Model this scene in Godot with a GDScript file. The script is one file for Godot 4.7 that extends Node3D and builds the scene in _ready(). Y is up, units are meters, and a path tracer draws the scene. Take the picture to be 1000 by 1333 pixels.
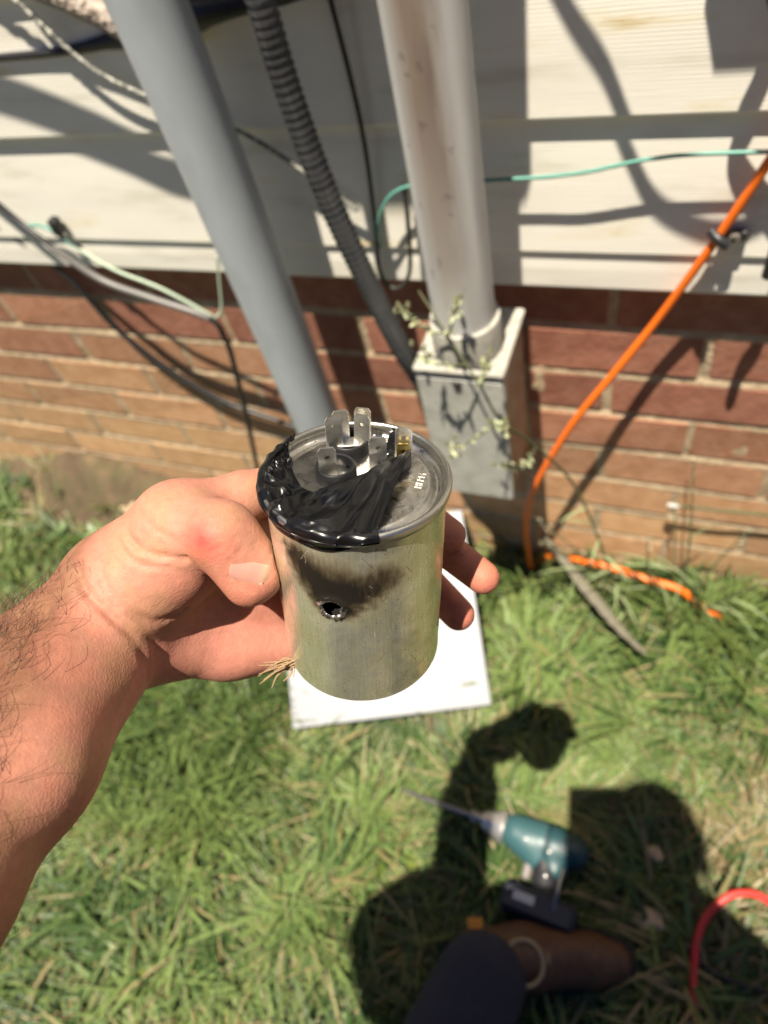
extends Node3D

# ---------------------------------------------------------------- helpers
class MB:
	var v := PackedVector3Array()
	var n := PackedVector3Array()
	var uv := PackedVector2Array()
	var c := PackedColorArray()
	var ix := PackedInt32Array()
	func vert(p: Vector3, nn: Vector3, t := Vector2.ZERO, col := Color.WHITE) -> int:
		v.append(p); n.append(nn); uv.append(t); c.append(col)
		return v.size() - 1
	func tri(a: int, b: int, d: int) -> void:
		var g := (v[a] - v[d]).cross(v[a] - v[b])
		if g.dot(n[a] + n[b] + n[d]) < 0.0:
			ix.append(a); ix.append(d); ix.append(b)
		else:
			ix.append(a); ix.append(b); ix.append(d)
	func quad(a: int, b: int, d: int, e: int) -> void:
		tri(a, b, d); tri(a, d, e)
	func flat(a: Vector3, b: Vector3, d: Vector3, away: Vector3, col := Color.WHITE) -> void:
		var g := (a - d).cross(a - b).normalized()
		if g.dot((a + b + d) / 3.0 - away) < 0.0: g = -g
		var i := vert(a, g, Vector2(a.x, a.y), col)
		vert(b, g, Vector2(b.x, b.y), col); vert(d, g, Vector2(d.x, d.y), col)
		tri(i, i + 1, i + 2)
	func flat4(a: Vector3, b: Vector3, d: Vector3, e: Vector3, away: Vector3, col := Color.WHITE) -> void:
		flat(a, b, d, away, col); flat(a, d, e, away, col)
	func smooth(first := 0) -> void:
		var acc := PackedVector3Array(); acc.resize(v.size())
		for k in range(0, ix.size(), 3):
			var a := ix[k]
			if a < first: continue
			var b := ix[k + 1]; var d := ix[k + 2]
			var g := (v[a] - v[d]).cross(v[a] - v[b])
			acc[a] += g; acc[b] += g; acc[d] += g
		for k in range(first, v.size()): n[k] = acc[k].normalized() if acc[k].length_squared() > 0.0 else n[k]
	func mesh() -> ArrayMesh:
		var a := []; a.resize(Mesh.ARRAY_MAX)
		a[Mesh.ARRAY_VERTEX] = v; a[Mesh.ARRAY_NORMAL] = n; a[Mesh.ARRAY_TEX_UV] = uv; a[Mesh.ARRAY_COLOR] = c; a[Mesh.ARRAY_INDEX] = ix
		var m := ArrayMesh.new(); m.add_surface_from_arrays(Mesh.PRIMITIVE_TRIANGLES, a)
		return m

var rng := RandomNumberGenerator.new()
var taken := {}
func R(a: float, b: float) -> float: return rng.randf_range(a, b)
func V(x: float, y: float, z: float) -> Vector3: return Vector3(x, y, z)
func lin(r: float, g: float, b: float) -> Color: return Color(r, g, b).linear_to_srgb()

func numbered(called: String) -> String:
	if not taken.has(called):
		taken[called] = 0
		return called
	taken[called] += 1
	return "%s_%03d" % [called, taken[called]]

func tag(o: Node3D, label := "", category := "", group := "", kind := "") -> Node3D:
	if label: o.set_meta("label", label)
	if category: o.set_meta("category", category)
	if group: o.set_meta("group", group)
	if kind: o.set_meta("kind", kind)
	return o

func base(called: String, label: String, category: String, at := Vector3.ZERO, group := "") -> Node3D:
	var o := Node3D.new(); o.name = numbered(called); add_child(o); o.position = at
	tag(o, label, category, group)
	return o

func obj(called: String, m: Mesh, mat: Material, parent: Node3D = null, at := Vector3.ZERO) -> MeshInstance3D:
	var o := MeshInstance3D.new(); o.mesh = m
	if parent == null:
		o.name = numbered(called); add_child(o)
	else:
		var k := 0
		var nm := called
		while parent.has_node(NodePath(nm)):
			k += 1; nm = "%s_%03d" % [called, k]
		o.name = nm; parent.add_child(o)
	o.material_override = mat; o.position = at
	return o

func spline(p: Array, steps: int) -> PackedVector3Array:
	var out := PackedVector3Array()
	for i in p.size() - 1:
		var a: Vector3 = p[maxi(i - 1, 0)]; var b: Vector3 = p[i]; var d: Vector3 = p[i + 1]; var e: Vector3 = p[mini(i + 2, p.size() - 1)]
		for s in steps:
			var t := float(s) / steps
			out.append(0.5 * (2.0 * b + (d - a) * t + (2.0 * a - 5.0 * b + 4.0 * d - e) * t * t + (3.0 * b - a - 3.0 * d + e) * t * t * t))
	out.append(p[p.size() - 1])
	return out

func tube_into(mb: MB, pts: PackedVector3Array, radii, sides := 10, col := Color.WHITE, cap := true) -> void:
	var up := Vector3.UP
	var first := mb.v.size(); var along := 0.0; var cnt := pts.size()
	for i in cnt:
		var t := (pts[mini(i + 1, cnt - 1)] - pts[maxi(i - 1, 0)]).normalized()
		if i == 0: up = (Vector3.UP if absf(t.y) < 0.9 else Vector3.RIGHT)
		up = (up - t * up.dot(t)).normalized()
		var sd := t.cross(up)
		var r: float = radii if radii is float else radii[i] if radii.size() == cnt else lerpf(radii[0], radii[1], float(i) / (cnt - 1))
		if i > 0: along += pts[i].distance_to(pts[i - 1])
		for s in sides + 1:
			var a := TAU * s / sides
			var d := up * cos(a) + sd * sin(a)
			mb.vert(pts[i] + d * r, d, Vector2(float(s) / sides, along), col)
	for i in cnt - 1:
		for s in sides:
			var q := first + i * (sides + 1) + s
			mb.quad(q, q + 1, q + sides + 2, q + sides + 1)
	if cap:
		for e in [0, cnt - 1]:
			var t: Vector3 = (pts[0] - pts[1]).normalized() if e == 0 else (pts[cnt - 1] - pts[cnt - 2]).normalized()
			var m := mb.vert(pts[e], t, Vector2.ZERO, col)
			var f0 := mb.v.size()
			for s in sides + 1: mb.vert(mb.v[first + e * (sides + 1) + s], t, Vector2.ZERO, col)
			for s in sides: mb.tri(m, f0 + s, f0 + s + 1)

func tube(p: Array, r, steps := 8, sides := 10) -> ArrayMesh:
	var mb := MB.new(); tube_into(mb, spline(p, steps), r, sides)
	return mb.mesh()

# profile of (radius, height) pairs turned round the y axis
func lathe_into(mb: MB, prof: Array, segs: int, at := Transform3D.IDENTITY) -> void:
	var cnt := prof.size(); var sn := []
	for i in cnt - 1:
		var d: Vector2 = prof[i + 1] - prof[i]
		sn.append(Vector2(d.y, -d.x).normalized())
	var along := 0.0
	for i in cnt - 1:
		var na: Vector2 = sn[i]; var nb: Vector2 = sn[i]
		if i > 0 and sn[i].dot(sn[i - 1]) > 0.6: na = (sn[i] + sn[i - 1]).normalized()
		if i < cnt - 2 and sn[i].dot(sn[i + 1]) > 0.6: nb = (sn[i] + sn[i + 1]).normalized()
		var f0 := mb.v.size(); var len: float = prof[i].distance_to(prof[i + 1])
		for k in 2:
			var pr: Vector2 = prof[i + k]; var nn := na if k == 0 else nb
			for s in segs + 1:
				var a := TAU * s / segs
				mb.vert(at * V(pr.x * cos(a), pr.y, pr.x * sin(a)), at.basis * V(nn.x * cos(a), nn.y, nn.x * sin(a)), Vector2(float(s) / segs, along + len * k))
		along += len
		for s in segs: mb.quad(f0 + s, f0 + s + 1, f0 + segs + 2 + s, f0 + segs + 1 + s)

func lathe(prof: Array, segs := 32) -> ArrayMesh:
	var mb := MB.new(); lathe_into(mb, prof, segs)
	return mb.mesh()

func box_into(mb: MB, size: Vector3, bev: float, at := Transform3D.IDENTITY, jit := 0.0, col := Color.WHITE) -> void:
	var h := size * 0.5; var p := {}
	for x in [-1, 1]:
		for y in [-1, 1]:
			for z in [-1, 1]:
				var j := V(R(-jit, jit), R(-jit, jit), R(-jit, jit) * 0.6)
				for a in 3:
					var q := V(x * (h.x - (0.0 if a == 0 else bev)), y * (h.y - (0.0 if a == 1 else bev)), z * (h.z - (0.0 if a == 2 else bev)))
					p[[x, y, z, a]] = at * (q + j)
	var o := at.origin
	for s in [-1, 1]:
		mb.flat4(p[[s, -1, -1, 0]], p[[s, 1, -1, 0]], p[[s, 1, 1, 0]], p[[s, -1, 1, 0]], o, col)
		mb.flat4(p[[-1, s, -1, 1]], p[[1, s, -1, 1]], p[[1, s, 1, 1]], p[[-1, s, 1, 1]], o, col)
		mb.flat4(p[[-1, -1, s, 2]], p[[1, -1, s, 2]], p[[1, 1, s, 2]], p[[-1, 1, s, 2]], o, col)
		for q in [-1, 1]:
			mb.flat4(p[[-1, s, q, 1]], p[[1, s, q, 1]], p[[1, s, q, 2]], p[[-1, s, q, 2]], o, col)
			mb.flat4(p[[s, -1, q, 0]], p[[s, 1, q, 0]], p[[s, 1, q, 2]], p[[s, -1, q, 2]], o, col)
			mb.flat4(p[[s, q, -1, 0]], p[[s, q, 1, 0]], p[[s, q, 1, 1]], p[[s, q, -1, 1]], o, col)
			for r in [-1, 1]: mb.flat(p[[s, q, r, 0]], p[[s, q, r, 1]], p[[s, q, r, 2]], o, col)

func boxm(size: Vector3, bev := 0.002, jit := 0.0) -> ArrayMesh:
	var mb := MB.new(); box_into(mb, size, bev, Transform3D.IDENTITY, jit)
	return mb.mesh()

# a closed outline in x,y given depth along z, with an optional round hole; the outline is convex round the hole
func plate(outline: PackedVector2Array, hole: Vector2, hr: float, th: float) -> ArrayMesh:
	var mb := MB.new(); var inn := []; var outp := []; var angs := []
	for k in 32: angs.append(TAU * k / 32 + 0.01)
	for q in outline: angs.append(fposmod((q - hole).angle(), TAU) + 0.00001)
	angs.sort(); var N := angs.size()
	for k in N:
		var a: float = angs[k]; var d := Vector2(cos(a), sin(a)); var best := 1.0
		for e in outline.size():
			var hit = Geometry2D.segment_intersects_segment(hole, hole + d, outline[e], outline[(e + 1) % outline.size()])
			if hit != null: best = minf(best, hole.distance_to(hit))
		outp.append(hole + d * best); inn.append(hole + d * hr)
	for k in N:
		var a: Vector2 = outp[k]; var b: Vector2 = outp[(k + 1) % N]; var c0: Vector2 = inn[k]; var d0: Vector2 = inn[(k + 1) % N]
		for s in [-1.0, 1.0]:
			var z: float = s * th * 0.5
			mb.flat4(V(a.x, a.y, z), V(b.x, b.y, z), V(d0.x, d0.y, z), V(c0.x, c0.y, z), V(a.x, a.y, 0))
		var m := (a + b) * 0.5
		var n2 := Vector2(b.y - a.y, a.x - b.x).normalized()
		var inner := V(m.x - n2.x, m.y - n2.y, 0) if n2.dot(m - hole) > 0 else V(m.x + n2.x, m.y + n2.y, 0)
		mb.flat4(V(a.x, a.y, -th / 2), V(b.x, b.y, -th / 2), V(b.x, b.y, th / 2), V(a.x, a.y, th / 2), inner)
	return mb.mesh()

# ---- smooth bodies: tapered bones joined by a smooth minimum, meshed as surface nets
func sdf_into(mb: MB, bones: Array, cell: float, xf: Transform3D, paint: Callable, grooves := [], relax := 1) -> int:
	var lo := Vector3.ONE * 1e9; var hi := -lo
	for b in bones:
		if b[4] < 0.0: continue
		var m := Vector3.ONE * maxf(b[2], b[3])
		lo = lo.min(b[0] - m).min(b[1] - m); hi = hi.max(b[0] + m).max(b[1] + m)
	lo -= Vector3.ONE * cell * 3.0
	var nx := int((hi.x - lo.x) / cell) + 5; var ny := int((hi.y - lo.y) / cell) + 5; var nz := int((hi.z - lo.z) / cell) + 5
	var f := PackedFloat32Array(); f.resize(nx * ny * nz); f.fill(1.0)
	for b in bones:
		var a: Vector3 = b[0]; var c: Vector3 = b[1]; var ra: float = b[2]; var rb: float = b[3]; var k: float = b[4]
		var kk := absf(k); var far := kk + cell * 3.0
		var m := Vector3.ONE * (maxf(ra, rb) + far)
		var p0 := (a.min(c) - m - lo) / cell; var p1 := (a.max(c) + m - lo) / cell
		var ab := c - a; var inv := 1.0 / maxf(ab.length_squared(), 1e-12); var dr := rb - ra
		for kz in range(maxi(0, int(p0.z)), mini(nz, int(p1.z) + 2)):
			for jy in range(maxi(0, int(p0.y)), mini(ny, int(p1.y) + 2)):
				var row := (kz * ny + jy) * nx
				for i in range(maxi(0, int(p0.x)), mini(nx, int(p1.x) + 2)):
					var q := Vector3(lo.x + i * cell, lo.y + jy * cell, lo.z + kz * cell) - a
					var t := clampf(q.dot(ab) * inv, 0.0, 1.0)
					var d := (q - ab * t).length() - ra - dr * t
					if d > far: continue
					var w := f[row + i]
					if k >= 0.0:
						var h := maxf(kk - absf(w - d), 0.0)
						f[row + i] = minf(w, d) - h * h * 0.25 / maxf(kk, 1e-9)
					else:
						var h2 := maxf(kk - absf(w + d), 0.0)
						f[row + i] = maxf(w, -d) + h2 * h2 * 0.25 / kk
	var first := mb.v.size(); var ids := PackedInt32Array(); ids.resize(f.size()); ids.fill(-1)
	var off := PackedInt32Array([0, 1, nx, nx + 1, nx * ny, nx * ny + 1, nx * ny + nx, nx * ny + nx + 1])
	var edges := [[0, 1], [2, 3], [4, 5], [6, 7], [0, 2], [1, 3], [4, 6], [5, 7], [0, 4], [1, 5], [2, 6], [3, 7]]
	var lim := cell * 1.9
	var pos := PackedVector3Array()
	var cells := PackedInt32Array()
	for kz in nz - 1:
		for jy in ny - 1:
			var row := (kz * ny + jy) * nx
			for i in nx - 1:
				var v0 := f[row + i]
				if v0 > lim or v0 < -lim: continue
				var mask := 0
				for e in 8:
					if f[row + i + off[e]] < 0.0: mask |= 1 << e
				if mask == 0 or mask == 255: continue
				var s := Vector3.ZERO; var cn := 0
				for e in edges:
					var e0: int = e[0]; var e1: int = e[1]
					if ((mask >> e0) & 1) == ((mask >> e1) & 1): continue
					var w0 := f[row + i + off[e0]]; var w1 := f[row + i + off[e1]]
					var t := w0 / (w0 - w1)
					s += Vector3(e0 & 1, (e0 >> 1) & 1, e0 >> 2).lerp(Vector3(e1 & 1, (e1 >> 1) & 1, e1 >> 2), t); cn += 1
				ids[row + i] = pos.size()
				cells.append(row + i)
				pos.append(lo + (Vector3(i, jy, kz) + s / cn) * cell)
	var quads := PackedInt32Array(); var sx := 1; var sy := nx; var sz := nx * ny
	for ci in cells:
		var w := f[ci]
		for ax in 3:
			var st := sx if ax == 0 else sy if ax == 1 else sz
			if (w < 0.0) == (f[ci + st] < 0.0): continue
			var u := sy if ax == 0 else sz if ax == 1 else sx
			var t := sz if ax == 0 else sx if ax == 1 else sy
			if ci - u - t < 0: continue
			var a := ids[ci]; var b := ids[ci - u]; var c := ids[ci - u - t]; var d := ids[ci - t]
			if a < 0 or b < 0 or c < 0 or d < 0: continue
			if w < 0.0: quads.append_array([a, b, c, d])
			else: quads.append_array([a, d, c, b])
	for it in relax:
		var acc := PackedVector3Array(); acc.resize(pos.size()); var num := PackedFloat32Array(); num.resize(pos.size())
		for qk in range(0, quads.size(), 4):
			for e in 4:
				var a := quads[qk + e]; var b := quads[qk + (e + 1) % 4]
				acc[a] += pos[b]; num[a] += 1.0; acc[b] += pos[a]; num[b] += 1.0
		for k in pos.size():
			if num[k] > 0.0: pos[k] = pos[k].lerp(acc[k] / num[k], 0.5)
	for k in pos.size(): mb.vert(xf * pos[k], Vector3.ZERO)
	# orientation: make the face normals agree with the field
	for qk in range(0, quads.size(), 4):
		var a := first + quads[qk]; var b := first + quads[qk + 1]; var c := first + quads[qk + 2]; var d := first + quads[qk + 3]
		for x in [a, c, b, a, d, c]: mb.ix.append(x)
	mb.smooth(first)
	# which way is out: the first vertex furthest along x must point along +x
	var best := first
	for k in range(first, mb.v.size()):
		if mb.v[k].x > mb.v[best].x: best = k
	if mb.n[best].x < 0.0:
		for k in range(first, mb.v.size()): mb.n[k] = -mb.n[k]
		var start := mb.ix.size() - quads.size() / 4 * 6
		for k in range(start, mb.ix.size(), 3):
			var t := mb.ix[k + 1]; mb.ix[k + 1] = mb.ix[k + 2]; mb.ix[k + 2] = t
	if grooves.size():
		for gi in grooves.size():   # creases lie on the skin: move their points onto the surface
			var ln: PackedVector3Array = grooves[gi][0]
			for e in ln.size():
				var p := ln[e]
				for step in 8:
					var q := (p - lo) / cell; var i := int(q.x); var j := int(q.y); var kz := int(q.z)
					if i < 1 or j < 1 or kz < 1 or i >= nx - 2 or j >= ny - 2 or kz >= nz - 2: break
					var c := (kz * ny + j) * nx + i
					var gr := Vector3(f[c + 1] - f[c - 1], f[c + nx] - f[c - nx], f[c + nx * ny] - f[c - nx * ny])
					if absf(f[c]) > 0.1 or gr.length_squared() < 1e-12: break
					p -= gr.normalized() * f[c] * 0.8
				ln[e] = p
			grooves[gi][0] = ln
		for g in grooves:
			var line: PackedVector3Array = g[0]; var dep: float = g[1]; var wid: float = g[2]
			var blo := line[0]; var bhi := line[0]
			for p in line: blo = blo.min(p); bhi = bhi.max(p)
			blo -= Vector3.ONE * wid * 3.0; bhi += Vector3.ONE * wid * 3.0
			for k in pos.size():
				var p := pos[k]
				if p.x < blo.x or p.y < blo.y or p.z < blo.z or p.x > bhi.x or p.y > bhi.y or p.z > bhi.z: continue
				var dd := 1e9; var ends := 1.0
				for e in line.size() - 1:
					var q := Geometry3D.get_closest_point_to_segment(p, line[e], line[e + 1])
					if q.distance_squared_to(p) < dd: dd = q.distance_squared_to(p); ends = clampf(minf(e + q.distance_to(line[e]) / line[e].distance_to(line[e + 1]), line.size() - 1 - e - q.distance_to(line[e]) / line[e].distance_to(line[e + 1])) * 1.5, 0.0, 1.0)
				var x := sqrt(dd) / wid
				mb.v[first + k] += mb.n[first + k] * dep * ends * (-exp(-x * x) + 0.2 * exp(-(x - 1.9) * (x - 1.9)))
		mb.smooth(first)
		if mb.n[best].x < 0.0:
			for k in range(first, mb.v.size()): mb.n[k] = -mb.n[k]
	for k in pos.size(): mb.c[first + k] = paint.call(pos[k])
	return first

# ---- textures
func noise(s: int, freq: float, oct := 4, type := FastNoiseLite.TYPE_SIMPLEX_SMOOTH) -> FastNoiseLite:
	var n := FastNoiseLite.new(); n.seed = s; n.frequency = freq; n.fractal_octaves = oct; n.noise_type = type
	return n

func ntex(s: int, freq: float, stops: Array, size := 256, oct := 4, type := FastNoiseLite.TYPE_SIMPLEX_SMOOTH) -> NoiseTexture2D:
	var t := NoiseTexture2D.new(); t.width = size; t.height = size; t.seamless = true; t.noise = noise(s, freq, oct, type)
	if stops.size():
		var g := Gradient.new(); var off := PackedFloat32Array(); var col := PackedColorArray()
		for x in stops: off.append(x[0]); col.append(x[1])
		g.offsets = off; g.colors = col; t.color_ramp = g
	return t

func mat(col: Color, rough := 0.8, metal := 0.0) -> StandardMaterial3D:
	var m := StandardMaterial3D.new(); m.albedo_color = col; m.roughness = rough; m.metallic = metal
	return m

func tri_mat(tex: Texture2D, scale: float, rough := 0.85, bump: Texture2D = null, bump_cm := 0.1, world := true) -> StandardMaterial3D:
	var m := mat(Color.WHITE, rough); m.albedo_texture = tex
	m.uv1_triplanar = true; m.uv1_world_triplanar = world; m.uv1_scale = Vector3.ONE * scale
	if bump: m.heightmap_enabled = true; m.heightmap_texture = bump; m.heightmap_scale = bump_cm
	return m

func g(x: float) -> Color: return Color(x, x, x)

# ---------------------------------------------------------------- the place
const SUN := Vector3(0.024, -0.9715, -0.236)
const E_ := Vector3(0.9313, -0.1860, -0.3150)
const U_ := Vector3(0.0949, 0.9536, -0.2855)
var grip := Transform3D(Basis(E_, U_, E_.cross(U_)).orthonormalized(), Vector3(-0.099, 0.825, 0.519))
func G(e: float, t: float, d: float) -> Vector3: return V(e, 88.5 - t, -d) * 0.001   # mm round the held capacitor: right, down from its lid, away
func W(e: float, t: float, d: float) -> Vector3: return grip * G(e, t, d)

func _ready() -> void:
	rng.seed = 7
	# camera
	var cam := Camera3D.new(); cam.name = "camera"; add_child(cam)
	cam.transform = Transform3D(Basis(V(0.92948, -0.1968, -0.31198), V(-0.15231, 0.56555, -0.81052), V(0.33595, 0.80089, 0.4957)).orthonormalized(), V(0, 1.09, 0.619))
	var at := CameraAttributesPhysical.new()
	at.frustum_focal_length = 16.396; at.exposure_aperture = 5.5; at.frustum_focus_distance = 0.243
	at.frustum_near = 0.01; at.frustum_far = 400.0
	cam.attributes = at; cam.current = true
	# sky, exposure
	var we := WorldEnvironment.new(); we.name = "world"; add_child(we)
	var env := Environment.new(); we.environment = env
	env.background_mode = Environment.BG_SKY; env.tonemap_mode = Environment.TONE_MAPPER_LINEAR; env.tonemap_exposure = 2.2
	env.sdfgi_enabled = true; env.ssao_enabled = true; env.ssil_enabled = true
	var sk := ProceduralSkyMaterial.new()
	sk.sky_top_color = Color(0.24, 0.42, 0.72); sk.sky_horizon_color = Color(0.66, 0.74, 0.84); sk.sky_curve = 0.15
	sk.ground_bottom_color = Color(0.2, 0.22, 0.14); sk.ground_horizon_color = Color(0.5, 0.55, 0.5)
	env.sky = Sky.new(); env.sky.sky_material = sk; env.background_energy_multiplier = 0.22
	var sun := DirectionalLight3D.new(); sun.name = "sun"; add_child(sun)
	sun.look_at_from_position(Vector3.ZERO, SUN, Vector3.RIGHT)
	sun.light_color = Color(1.0, 0.955, 0.88); sun.light_energy = 1.6; sun.light_angular_distance = 0.55; sun.shadow_enabled = true
	print("fov ", cam.fov)
	build_ground()
	build_wall()
	build_siding()
	build_services()
	build_cables()
	build_ground_things()
	build_plants()
	build_grass()
	build_capacitor()
	build_person()

func soil_height(x: float, z: float) -> float:
	var h := 0.006 * sin(x * 9.0 + 1.0) * cos(z * 11.0) + 0.004 * sin(x * 23.0 + z * 17.0)
	h += 0.10 * exp(-pow((x + 1.08) / 0.2, 2.0) - pow((z - 0.02) / 0.09, 2.0))
	h += 0.05 * exp(-pow((x + 0.75) / 0.25, 2.0) - pow((z + 0.0) / 0.07, 2.0))
	h += 0.03 * exp(-pow(z / 0.09, 2.0))
	return h

func build_ground() -> void:
	var nz := noise(5, 14.0, 4)
	var mb := MB.new()
	var xs := []; var zs := []
	for v in [-300.0, -60.0, -15.0, -5.0, -3.0, -2.2]: xs.append(v)
	for i in 161: xs.append(-1.9 + i * 0.02)
	for v in [1.6, 2.2, 3.5, 8.0, 20.0, 80.0, 300.0]: xs.append(v)
	for v in [-0.25, -0.1]: zs.append(v)
	for i in 65: zs.append(-0.04 + i * 0.02)
	for v in [1.4, 1.7, 2.2, 3.0, 5.0, 12.0, 40.0, 120.0, 300.0]: zs.append(v)
	for z in zs:
		for x in xs:
			var near: bool = absf(x) < 2.0 and z < 1.3
			mb.vert(V(x, (soil_height(x, z) + nz.get_noise_2d(x, z) * 0.01) if near else 0.0, z), Vector3.UP)
	for j in zs.size() - 1:
		for i in xs.size() - 1:
			var q := j * xs.size() + i
			mb.quad(q, q + 1, q + xs.size() + 1, q + xs.size())
	mb.smooth()
	var tex := ntex(11, 0.012, [[0.0, lin(0.05, 0.034, 0.02)], [0.35, lin(0.095, 0.062, 0.036)], [0.55, lin(0.075, 0.065, 0.03)], [0.8, lin(0.15, 0.10, 0.06)], [1.0, lin(0.21, 0.15, 0.09)]], 512, 5)
	var m := tri_mat(tex, 1.7, 0.95, ntex(12, 0.05, [], 256, 5), 0.8)
	tag(obj("ground", mb.mesh(), m), "brown soil with dry thatch under the lawn", "ground", "", "structure")
	# clods and stones of the loose soil by the wall foot
	var stones := [[V(-0.958, 0.05, 0.055), 0.03, "tan stone lying on loose soil left of the hand"], [V(0.089, 0.012, 0.414), 0.011, "tiny pale pebble in the grass right of the power driver"], [V(0.098, 0.012, 0.495), 0.019, "bright pale pebble in the shade above the boot toe"], [V(-0.86, 0.045, 0.11), 0.02, "brown clod of earth on the soil mound"]]
	for s in stones:
		var b := MB.new(); var nn := noise(int(s[1] * 9000), 1.3, 2)
		for j in 9:
			for i in 13:
				var a := TAU * i / 12.0; var t := PI * j / 8.0
				var d := V(sin(t) * cos(a), cos(t), sin(t) * sin(a))
				b.vert(V(d.x * 1.25, d.y * 0.7, d.z) * s[1] * (1.0 + 0.5 * nn.get_noise_3dv(d)), d)
		for j in 8:
			for i in 12: b.quad(j * 13 + i, j * 13 + i + 1, j * 13 + i + 14, j * 13 + i + 13)
		b.smooth()
		var o := obj("stone", b.mesh(), mat(lin(0.5, 0.4, 0.28) if s[1] < 0.02 else lin(0.34, 0.25, 0.16), 0.9), null, s[0])
		tag(o, s[2], "stone", "stones on the ground")

func build_wall() -> void:
	var wall := base("brick_wall", "red brick foundation wall with tan soil-splashed lower courses", "brick wall", V(-0.5, 0, 0))
	var nz := noise(21, 22.0, 4); var nz2 := noise(22, 110.0, 2)
	var mortar := ntex(31, 0.03, [[0.0, lin(0.34, 0.25, 0.155)], [0.5, lin(0.46, 0.355, 0.23)], [1.0, lin(0.58, 0.46, 0.31)]], 256, 5)
	var mm := tri_mat(mortar, 5.0, 0.95, ntex(33, 0.12, [], 256, 3), 0.12)
	# struck joints: each bed slopes forward to the top edge of the brick below
	var mb := MB.new(); var cols := 361; var ys := PackedFloat32Array(); var zs := PackedFloat32Array()
	for c in 12:
		var j := 0.5415 + 0.0677 - c * 0.0677   # middle of the bed joint
		for e in [[0.0052, -0.0024], [0.0022, -0.0021], [-0.0008, -0.0013], [-0.0036, -0.0003], [-0.0062, -0.0002], [-0.012, -0.0014], [-0.03, -0.0012], [-0.052, -0.0013]]:
			ys.append(j + e[0]); zs.append(e[1])
	for j in ys.size():
		for i in cols:
			var x := -1.72 + i * 0.0064; var y := ys[j]
			mb.vert(V(x + 0.5, y + 0.0008 * nz2.get_noise_2d(x * 1.3, y * 9.0), zs[j] + 0.0007 * nz.get_noise_2d(x, y) + 0.0006 * nz2.get_noise_2d(x, y)), V(0, 0, 1))
	for j in ys.size() - 1:
		for i in cols - 1:
			var q := j * cols + i
			mb.quad(q, q + 1, q + cols + 1, q + cols)
	mb.smooth()
	obj("mortar", mb.mesh(), mm, wall)
	obj("core", boxm(V(2.3, 0.84, 0.2), 0.002), mm, wall, V(0, 0.2, -0.108))
	# bricks
	var shapes := []
	for k in 6: shapes.append(boxm(V(0.1925, 0.0568, 0.04), 0.0009, 0.0016))
	var half := boxm(V(0.0915, 0.0572, 0.04), 0.0022, 0.0013)
	var quarter := boxm(V(0.062, 0.0572, 0.04), 0.0022, 0.0013)
	var bump := ntex(35, 0.06, [], 256, 5)
	var tones := []
	for k in 15:   # red bricks above, more and more splashed with tan soil towards the ground
		var s := float(k / 3) * 0.25; var j := 0.9 + 0.11 * (k % 3)
		var a := lin(0.245 * j, 0.096 * j, 0.060 * j).lerp(lin(0.49 * j, 0.285 * j, 0.135 * j), s)
		var b := lin(0.295 * j, 0.122 * j, 0.077 * j).lerp(lin(0.56 * j, 0.335 * j, 0.168 * j), s)
		var c := lin(0.335 * j, 0.15 * j, 0.098 * j).lerp(lin(0.61 * j, 0.385 * j, 0.205 * j), s)
		tones.append(tri_mat(ntex(40 + k, 0.016, [[0.0, a], [0.45, b], [0.75, c], [1.0, a]], 256, 5), 6.0, 0.9, bump, 0.045))
	for row in 10:
		var y := 0.5415 + 0.0339 - row * 0.0677
		var even := row % 2 == 1
		var x0 := 0.046 - 0.1016 if even else -0.0555 - 0.1016
		for k in range(-8, 5):
			var x := x0 + k * 0.2032
			if x < -1.72 or x > 0.62: continue
			if row == 2 and k == 0 :
				var h := obj("brick", half, tones[0], wall, V(x + 0.5 + 0.0508, y, -0.02)); h.rotation.z = 0.004
				obj("brick", quarter, tones[1], wall, V(x + 0.5 - 0.064, y, -0.0205))
				continue
			var lvl := clampf((row - 2.2) / 4.2 + R(-0.13, 0.13), 0.0, 1.0)
			if x < -0.5: lvl = clampf((row - 0.6) / 4.0 + R(-0.13, 0.13), 0.0, 1.0)
			var o := obj("brick", shapes[rng.randi() % 6], tones[int(round(lvl * 4.0)) * 3 + rng.randi() % 3], wall, V(x + 0.5 + R(-0.001, 0.001), y + R(-0.0008, 0.0008), -0.0199 + R(-0.0007, 0.0005)))
			o.rotation = V(R(-0.008, 0.008), R(-0.003, 0.003), R(-0.004, 0.004))
	# a blob of squeezed mortar beside the box
	var lump := []
	for k in 9: lump.append([V(R(-0.01, 0.012), R(-0.028, 0.03), 0), V(R(-0.012, 0.012), R(-0.03, 0.03), 0.001), 0.008, 0.006, 0.006])
	var lb := MB.new(); sdf_into(lb, lump, 0.0025, Transform3D.IDENTITY, func(_p): return Color.WHITE)
	obj("mortar_smear", lb.mesh(), mm, wall, V(0.5 - 0.14, 0.452, -0.0092))

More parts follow.
